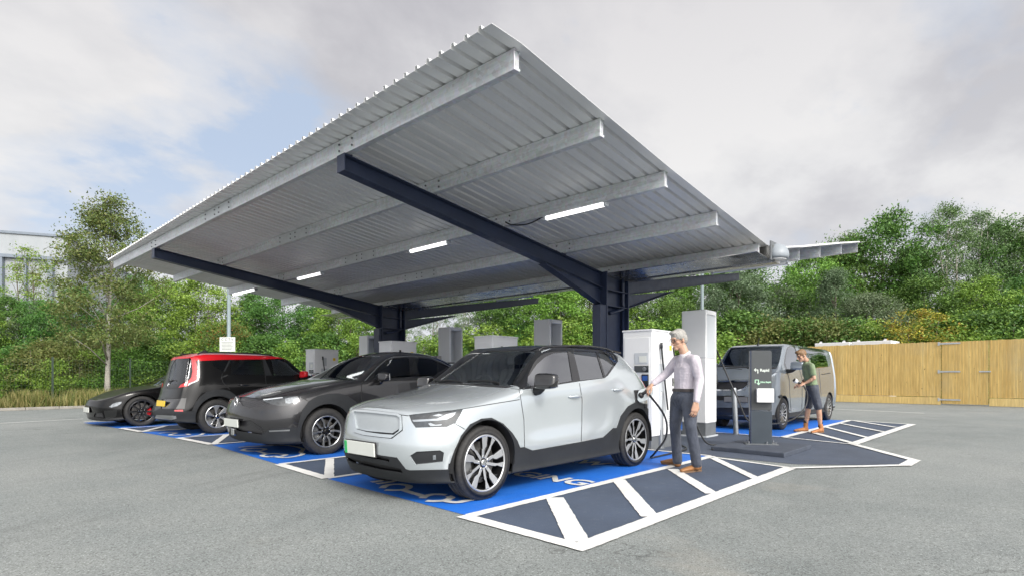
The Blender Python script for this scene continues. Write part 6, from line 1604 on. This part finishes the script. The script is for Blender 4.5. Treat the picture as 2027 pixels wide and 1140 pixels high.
def blob(b, c, rad, Mx=None, seg=14):
    n = len(b.v); c = Vector(c)
    for i in range(seg//2+1):
        t = pi*i/(seg//2)
        for k in range(seg):
            a = 2*pi*k/seg; p = Vector((rad[0]*sin(t)*cos(a), rad[1]*sin(t)*sin(a), rad[2]*cos(t)))
            b.v.append(tuple(c+(Mx @ p if Mx else p)))
    for i in range(seg//2):
        for k in range(seg):
            k2 = (k+1) % seg; b.f.append((n+i*seg+k, n+(i+1)*seg+k, n+(i+1)*seg+k2, n+i*seg+k2)); b.m.append(0)
def limb(b, pts, rs, seg=14):
    """tapered capsule chain"""
    for p, r in zip(pts, rs): blob(b, p, (r,r,r), None, seg)
    for (p, q), (ra, rb_) in zip(zip(pts, pts[1:]), zip(rs, rs[1:])): b.tube([p, q], [ra, rb_], seg)
def fuse(name, b, mat, parent, vox=.008, smooth=6):
    me = b.mesh(name); o = bpy.data.objects.new(name, me); COL.objects.link(o)
    m = o.modifiers.new('r', 'REMESH'); m.mode = 'VOXEL'; m.voxel_size = vox
    if smooth: s = o.modifiers.new('s', 'SMOOTH'); s.factor = .5; s.iterations = smooth
    dg = bpy.context.evaluated_depsgraph_get(); out = bpy.data.meshes.new_from_object(o.evaluated_get(dg)); bpy.data.objects.remove(o)
    out.materials.clear(); out.materials.append(mat)
    for p in out.polygons: p.use_smooth = True; p.material_index = 0
    ob = bpy.data.objects.new(name, out); COL.objects.link(ob)
    if parent: ob.parent = parent
    return ob
def hand(b, w, hd, pn, side, curl, thumb=.6, L=.19):
    """w wrist, hd hand direction, pn palm normal; side +1: thumb on the hd x pn side"""
    hd = hd.normalized(); pn = (pn-hd*pn.dot(hd)).normalized(); ts = hd.cross(pn)*side
    s = L/.19
    for k, o_ in enumerate((.034,.0115,-.0115,-.033)):
        limb(b, [w+ts*o_*.55, w+hd*.085*s+ts*o_*s], [.019*s,.0145*s], 10)
        base = w+hd*.09*s+ts*o_*1.05*s; d = hd.copy(); p = base; pts = [p]; ln = (.040,.026,.021)
        f = (.95,1.05,1.0,.80)[k]
        for j, l in enumerate(ln):
            ax = d.cross(pn).normalized(); d = (Matrix.Rotation(curl*(.7+.25*j)*(1+.06*k), 3, ax) @ d); p = p+d*l*f*s; pts.append(p)
        limb(b, pts, [.0088*s,.0082*s,.0076*s,.0066*s], 8)
    t0 = w+hd*.022*s+ts*.026*s; t1 = t0+(hd*.7+ts*.75+pn*.35).normalized()*.042*s; t2 = t1+(hd*.95+ts*.15+pn*thumb).normalized()*.034*s; t3 = t2+(hd*.9-ts*.15+pn*thumb).normalized()*.024*s
    limb(b, [t0,t1,t2,t3], [.016*s,.0125*s,.0105*s,.0085*s], 8)
def head(b, hb, eyes, c, fd, up):
    f = fd.normalized(); l = up.cross(f).normalized(); u = f.cross(l); Mx = Matrix((f,l,u)).transposed()
    P = lambda x,y,z: Vector(c)+Mx @ Vector((x,y,z))
    blob(b, P(-.012,0,.028), (.098,.077,.098), Mx); blob(b, P(.028,0,-.045), (.060,.056,.072), Mx); blob(b, P(.066,0,-.098), (.026,.030,.022), Mx); blob(b, P(-.02,0,-.05), (.06,.06,.06), Mx)
    limb(b, [P(.088,0,.018), P(.105,0,-.018), P(.112,0,-.034)], [.009,.011,.013], 8); blob(b, P(.098,.010,-.038), (.010,.010,.008), Mx); blob(b, P(.098,-.010,-.038), (.010,.010,.008), Mx)
    blob(b, P(.078,0,.034), (.016,.055,.014), Mx); blob(b, P(.084,0,-.066), (.012,.024,.008), Mx); blob(b, P(.082,0,-.078), (.012,.022,.008), Mx)
    for s in (-1,1): blob(b, P(-.008,s*.078,-.008), (.017,.010,.032), Mx); blob(b, P(.055,s*.045,-.02), (.025,.022,.022), Mx)
    return P, Mx
def frame_px(L): return {k: atD(*v) for k, v in L.items()}
def foot(b, heel, toe, ank, h=.055, r=.042):
    d = (toe-heel).normalized(); n = Vector((-d.y,d.x,0)); L = (toe-heel).length
    FT = [(0.08,.030,.040),(.25,.034,.044),(.5,.042,.036),(.75,.046,.027),(.94,.033,.019)]
    for i in range(14):
        t = .08+.86*i/13; w = pl(FT,t,1); hh = pl(FT,t,2); c = heel+d*L*t
        blob(b, (c.x,c.y,hh+.014), (.03,w,hh), Matrix((d,n,Vector((0,0,1)))).transposed(), 14)
    limb(b, [Vector((heel.x+d.x*.055,heel.y+d.y*.055,.06)), ank], [.044,.046])
def sole(b, heel, toe):
    d = (toe-heel).normalized(); n = Vector((-d.y,d.x,0)); L = (toe-heel).length; pts = []
    for t, w in ((0,.02),(.04,.032),(.3,.033),(.55,.042),(.8,.046),(.94,.034),(1.0,.014)): pts.append(heel+d*L*t+n*w)
    pts += [heel+d*L*t-n*w for t, w in ((1.0,.014),(.94,.034),(.8,.046),(.55,.042),(.3,.033),(.04,.032),(0,.02))]
    b.prism([(p.x,p.y,.006) for p in pts], (0,0,0), (0,0,.018))
def torso(b, J, k, top=True, lo=0):
    hl, hr, sl, sr = J['hipL'], J['hipR'], J['shL'], J['shR']; hc = (hl+hr)/2; sc = (sl+sr)/2
    WT = [(0,.162,.118),(.2,.150,.112),(.42,.148,.108),(.62,.168,.116),(.80,.178,.112),(.92,.150,.088)]
    for i in range(15):
        t = .92*i/14
        if t < lo: continue
        c = hc.lerp(sc, t); a = hl.lerp(sl, t)-c; a.z = 0
        a = a.normalized() if a.length > 1e-4 else Vector((1,0,0)); n = Vector((-a.y,a.x,0))
        blob(b, c, (pl(WT,t,1)*k, pl(WT,t,2)*k, .075 if t < .85 else .055), Matrix((a,n,Vector((0,0,1)))).transposed(), 20)
    if top: limb(b, [sl+(sc-sl)*.10, sc+Vector((0,0,.02)), sr+(sc-sr)*.10], [.060*k,.072*k,.060*k])
def person(J, label, spec):
    J = {k: v for k, v in J.items()}
    base = (J['heelL']+J['heelR'])/2; base.z = 0
    for k in J: J[k] = J[k]-base
    for k in ('heelL','heelR','toeL','toeR'): J[k].z = 0
    b = MB(); hb = MB()
    P, Mx = head(b, hb, None, J['head'], spec['face'], spec['up'])
    limb(b, [P(-.02,0,-.06), J['neck']+Vector((0,0,.02))], [.052,.058])
    torso(b, J, .92)
    for s in 'LR':
        limb(b, [J['sh'+s], J['el'+s], J['wr'+s]], [.048,.038,.027])
        m = J['el'+s].lerp(J['wr'+s], .3); blob(b, m, (.040,.040,.040))
        limb(b, [J['hip'+s], J['kn'+s], J['kn'+s].lerp(J['an'+s], .3), J['an'+s]], [.080,.052,.053,.036])
        limb(b, [J['an'+s], J['an'+s]+Vector((0,0,-.03))], [.036,.036])
        hd, pn, sd, curl = spec['hand'+s]; hand(b, J['wr'+s]+hd.normalized()*.02, hd, pn, sd, curl)
    body = fuse('person', b, M['skin'], None, .005, 3); body.location = base; tag(body, label, 'person', 'people charging their vehicles')
    # hair
    h = MB()
    for c, r in spec['hair_blobs']: blob(h, P(*c), r, Mx)
    fuse('hair', h, M[spec['hair']], body, .007, 3)
    b2 = MB()
    for s in (-1,1):
        b2 = MB(); blob(b2, P(.083,s*.031,.010), (.010,.012,.007), Mx, 10); link('eye', b2, M['ink'], body, smooth=True)
    b2 = MB(); b2.tube([P(.0905,.020,-.0715), P(.0945,.0,-.070), P(.0905,-.020,-.0715)], .003, 6); link('mouth', b2, M['lip'], body)
    if spec.get('glasses'):
        b2 = MB()
        for s in (-1,1):
            b2.tube([P(.104+.0*cos(a), s*.033+.024*cos(a), .006+.018*sin(a)) for a in [2*pi*k/16 for k in range(17)]], .0022, 6, caps=False); b2.tube([P(.104,s*.057,.010), P(.06,s*.082,.012), P(-.01,s*.086,.006)], .0022, 6)
        b2.tube([P(.104,.010,.010), P(.106,0,.013), P(.104,-.010,.010)], .002, 6); link('glasses', b2, M['ink'], body, smooth=True)
    # shirt
    sh = MB(); torso(sh, J, 1.04, True, .2)
    hc = (J['hipL']+J['hipR'])/2; 
    for s in 'LR':
        if spec['sleeve'] == 'long': 
            limb(sh, [J['sh'+s], J['sh'+s].lerp(J['el'+s], .5), J['el'+s], J['el'+s].lerp(J['wr'+s], .5), J['el'+s].lerp(J['wr'+s], .93)], [.066,.062,.054,.048,.041])
        else:
            limb(sh, [J['sh'+s], J['sh'+s].lerp(J['el'+s], .35), J['sh'+s].lerp(J['el'+s], .62)], [.066,.066,.064])
    nk = J['neck']; limb(sh, [nk+Vector((0,0,-.045)), nk+Vector((0,0,-.02))], [.080,.062])
    o = fuse('shirt', sh, M[spec['shirt']], body, .009, 5)
    cl_ = MB(); up = (P(-.02,0,-.06)-nk).normalized(); f = spec['face'].copy(); f.z = 0; f.normalize(); l = up.cross(f).normalized(); f2 = l.cross(up)
    pts = []
    for k in range(25):
        a = R(24)+(2*pi-R(48))*k/24; pts.append(nk+up*(.006-.022*cos(a))+f2*cos(a)*.072+l*sin(a)*.074)
    for p, q in zip(pts, pts[1:]): cl_.prism([p-up*.022, q-up*.022, q+up*.012, p+up*.012], (0,0,0), tuple((p-nk).normalized()*.006))
    link('collar', cl_, M[spec['collar']], body)
    # trousers
    tr = MB(); end = spec['leg']
    for s in 'LR':
        if end == 'long': limb(tr, [J['hip'+s], J['hip'+s].lerp(J['kn'+s], .5), J['kn'+s], J['kn'+s].lerp(J['an'+s], .5), J['an'+s]+Vector((0,0,-.012))], [.102,.088,.070,.064,.062])
        else: limb(tr, [J['hip'+s], J['hip'+s].lerp(J['kn'+s], .5), J['hip'+s].lerp(J['kn'+s], .90)], [.100,.086,.080])
    c = hc; a = J['hipL']-c; a.z = 0; a.normalize(); n = Vector((-a.y,a.x,0)); Mt = Matrix((a,n,Vector((0,0,1)))).transposed()
    blob(tr, c+Vector((0,0,.02)), (.172,.130,.12), Mt, 18); blob(tr, c+Vector((0,0,.085)), (.160,.122,.06), Mt, 18); blob(tr, c+Vector((0,0,-.045)), (.140,.108,.085), Mt, 18)
    fuse('trousers' if end == 'long' else 'shorts', tr, M[spec['trousers']], body, .009, 5)
    if spec.get('belt'):
        bt = MB(); bt.prism([tuple(c+Vector((0,0,spec['belt']))+Mt @ Vector((cos(q)*.166,sin(q)*.126,-.018))) for q in [2*pi*k/28 for k in range(28)]], (0,0,0), (0,0,.036)); link('belt', bt, M['belt'], body)
    for s in 'LR':
        sb = MB(); foot(sb, J['heel'+s], J['toe'+s], J['an'+s]+Vector((0,0,spec['shoe_h']))); so_ = fuse('shoe', sb, M[spec['shoe']], body, .007, 3)
        b3 = MB(); sole(b3, J['heel'+s], J['toe'+s]); link('sole', b3, M['sole'], so_)
        if spec.get('sock'):
            b3 = MB(); b3.tube([J['an'+s]+Vector((0,0,-.03)), J['an'+s]+Vector((0,0,.085))], [.0435,.0425], 16); link('sock', b3, M['sock'], body, smooth=True)
    return body
M['lip'] = simple('lip', (.34,.13,.11), .5)
left = -RT
a1 = frame_px({'head':(1343,672,7.05),'neck':(1355,702,7.04),'shL':(1376,712,6.86),'shR':(1340,713,7.24),'elL':(1385,752,6.82),'wrL':(1378,795,6.72),'elR':(1317,741,7.28),'wrR':(1292,759,7.24),
  'hipL':(1365,790,6.94),'hipR':(1343,789,7.14),'knL':(1367,843,6.80),'anL':(1379,915,6.83),'knR':(1336,841,7.12),'anR':(1341,909,7.25),'heelL':(1387,931,6.80),'toeL':(1349,935,6.80),'heelR':(1347,920,7.29),'toeR':(1309,919,7.29)})
for k, q in (('heelL',(1387,932)),('toeL',(1348,936)),('heelR',(1348,921)),('toeR',(1309,918))): a1[k] = G(*q)
f1 = (left*.93-FW*.36).normalized()
person(a1, 'grey haired man in lilac shirt plugging in the pale silver car', dict(face=(f1+Vector((0,0,-.30))).normalized(), up=Vector((0,0,1))+f1*.28, hair='hair_grey', glasses=True,
  hair_blobs=[((-.018,0,.045),(.104,.084,.094)),((-.055,0,.0),(.066,.082,.085)),((-.01,.06,.035),(.05,.026,.05)),((-.01,-.06,.035),(.05,.026,.05)),((.055,0,.105),(.045,.055,.026)),((.04,0,.095),(.055,.062,.03))],
  sleeve='long', shirt='lilac_shirt', collar='collar_white', leg='long', trousers='slate_trousers', belt=.115, shoe='tan_leather', shoe_h=-.05,
  handL=(Vector((0,0,-1))+left*.18, (left*.2+FW*.98), 1, .38), handR=((a1['wrR']-a1['elR']).normalized()+Vector((0,0,-.25)), (Vector((0,0,-1))-left*.5), 1, .95)))
a2 = frame_px({'head':(1586.5,703,11.72),'neck':(1597,716,11.75),'shL':(1606,724,11.57),'shR':(1594,723,11.92),'elL':(1611.5,748,11.52),'wrL':(1593,758,11.62),'elR':(1595,750,11.98),'wrR':(1585,760,11.80),
  'hipL':(1611,772,11.63),'hipR':(1605,771,11.86),'knL':(1620.5,808,11.60),'anL':(1624,842,11.64),'knR':(1600,806,11.85),'anR':(1595,840,11.88)})
for k, q in (('heelL',(1630,856)),('toeL',(1606,857.5)),('heelR',(1600,854)),('toeR',(1572,854))): a2[k] = G(*q)
f2 = (left*.99-FW*.12).normalized()
person(a2, 'man in green polo shirt and navy shorts holding a plug beside the van', dict(face=(f2+Vector((0,0,-.45))).normalized(), up=Vector((0,0,1))+f2*.42, hair='hair_brown',
  hair_blobs=[((-.018,0,.042),(.102,.082,.092)),((-.055,0,.02),(.055,.074,.060)),((.045,0,.095),(.058,.066,.034)),((.072,.01,.088),(.030,.05,.020)),((-.01,.06,.03),(.045,.024,.045)),((-.01,-.06,.03),(.045,.024,.045))],
  sleeve='short', shirt='green_polo', collar='green_polo', leg='short', trousers='navy_shorts', shoe='tan_boot', shoe_h=.03, sock=True,
  handL=(left*.9-Vector((0,0,.25)), (Vector((0,0,-1))+FW*.6), -1, .85), handR=(left*.9-Vector((0,0,.2)), (Vector((0,0,-1))-FW*.5), 1, .85)))
# ---- plugs and cables
def plug(name, tip, back, label, mats):
    t = thing(name, label, 'plug', tuple(back)); d = tip-back; L = d.length; d.normalize()
    b = MB(); b.tube([d*0, d*L*.45, d*L*.62], [.017,.019,.024], 12); link('grip', b, M[mats[0]], t, smooth=True)
    b = MB(); b.tube([d*L*.60, d*L*.72, d*L*.93], [.026,.040,.044], 14); link('head', b, M[mats[1]], t, smooth=True)
    b = MB(); b.tube([d*L*.93, d*L], [.036,.036], 14); link('pins', b, M['black_plastic'], t, smooth=True); return t
pw = Vector((6.47, 3.735, .905)); pb = a1['wrR']+(a1['wrR']-a1['elR']).normalized()*.10+Vector((0,0,-.035)); 
plug('charging_plug', pw, pb, 'black charging plug in the hand of the grey haired man', ('black_plastic','black_plastic'))
cable('charging_cable', [pb, pb+Vector((.05,-.02,-.06)), (6.88,3.60,.62), (7.02,3.66,.34), (6.98,3.80,.12), (7.15,3.95,.022), (7.6,3.95,.022), (8.1,3.98,.022), (8.45,4.05,.022), (8.75,4.30,.03)], .0135, 'black cable from the pale silver car down to the nearest white cabinet')
cable('charging_cable', [(8.55,4.33,1.62), (8.62,4.28,1.2), (8.85,4.15,.55), (9.0,4.0,.10), (9.15,3.85,.022), (9.0,3.6,.022), (8.6,3.70,.022)], .0135, 'black cable curling on the ground behind the legs of the grey haired man')
t2 = atD(1571.5, 751, 11.62); b2_ = atD(1590, 762, 11.62)
plug('charging_plug', t2, b2_, 'white and black charging plug in the hands of the man in shorts', ('black_plastic','white_cab'))
cable('charging_cable', [b2_, atD(1597,775,11.60), atD(1598,790,11.58), atD(1592,808,11.52), atD(1574,826,11.40), atD(1552,835,11.2), atD(1525,838.5,10.9), atD(1500,838,10.7), atD(1478,828,10.75), atD(1461,790,11.0), atD(1442,748,11.15), atD(1424,705,11.25), (10.85,4.62,1.75)], .0155, 'black cable hanging from the tall dispenser across to the man in shorts')
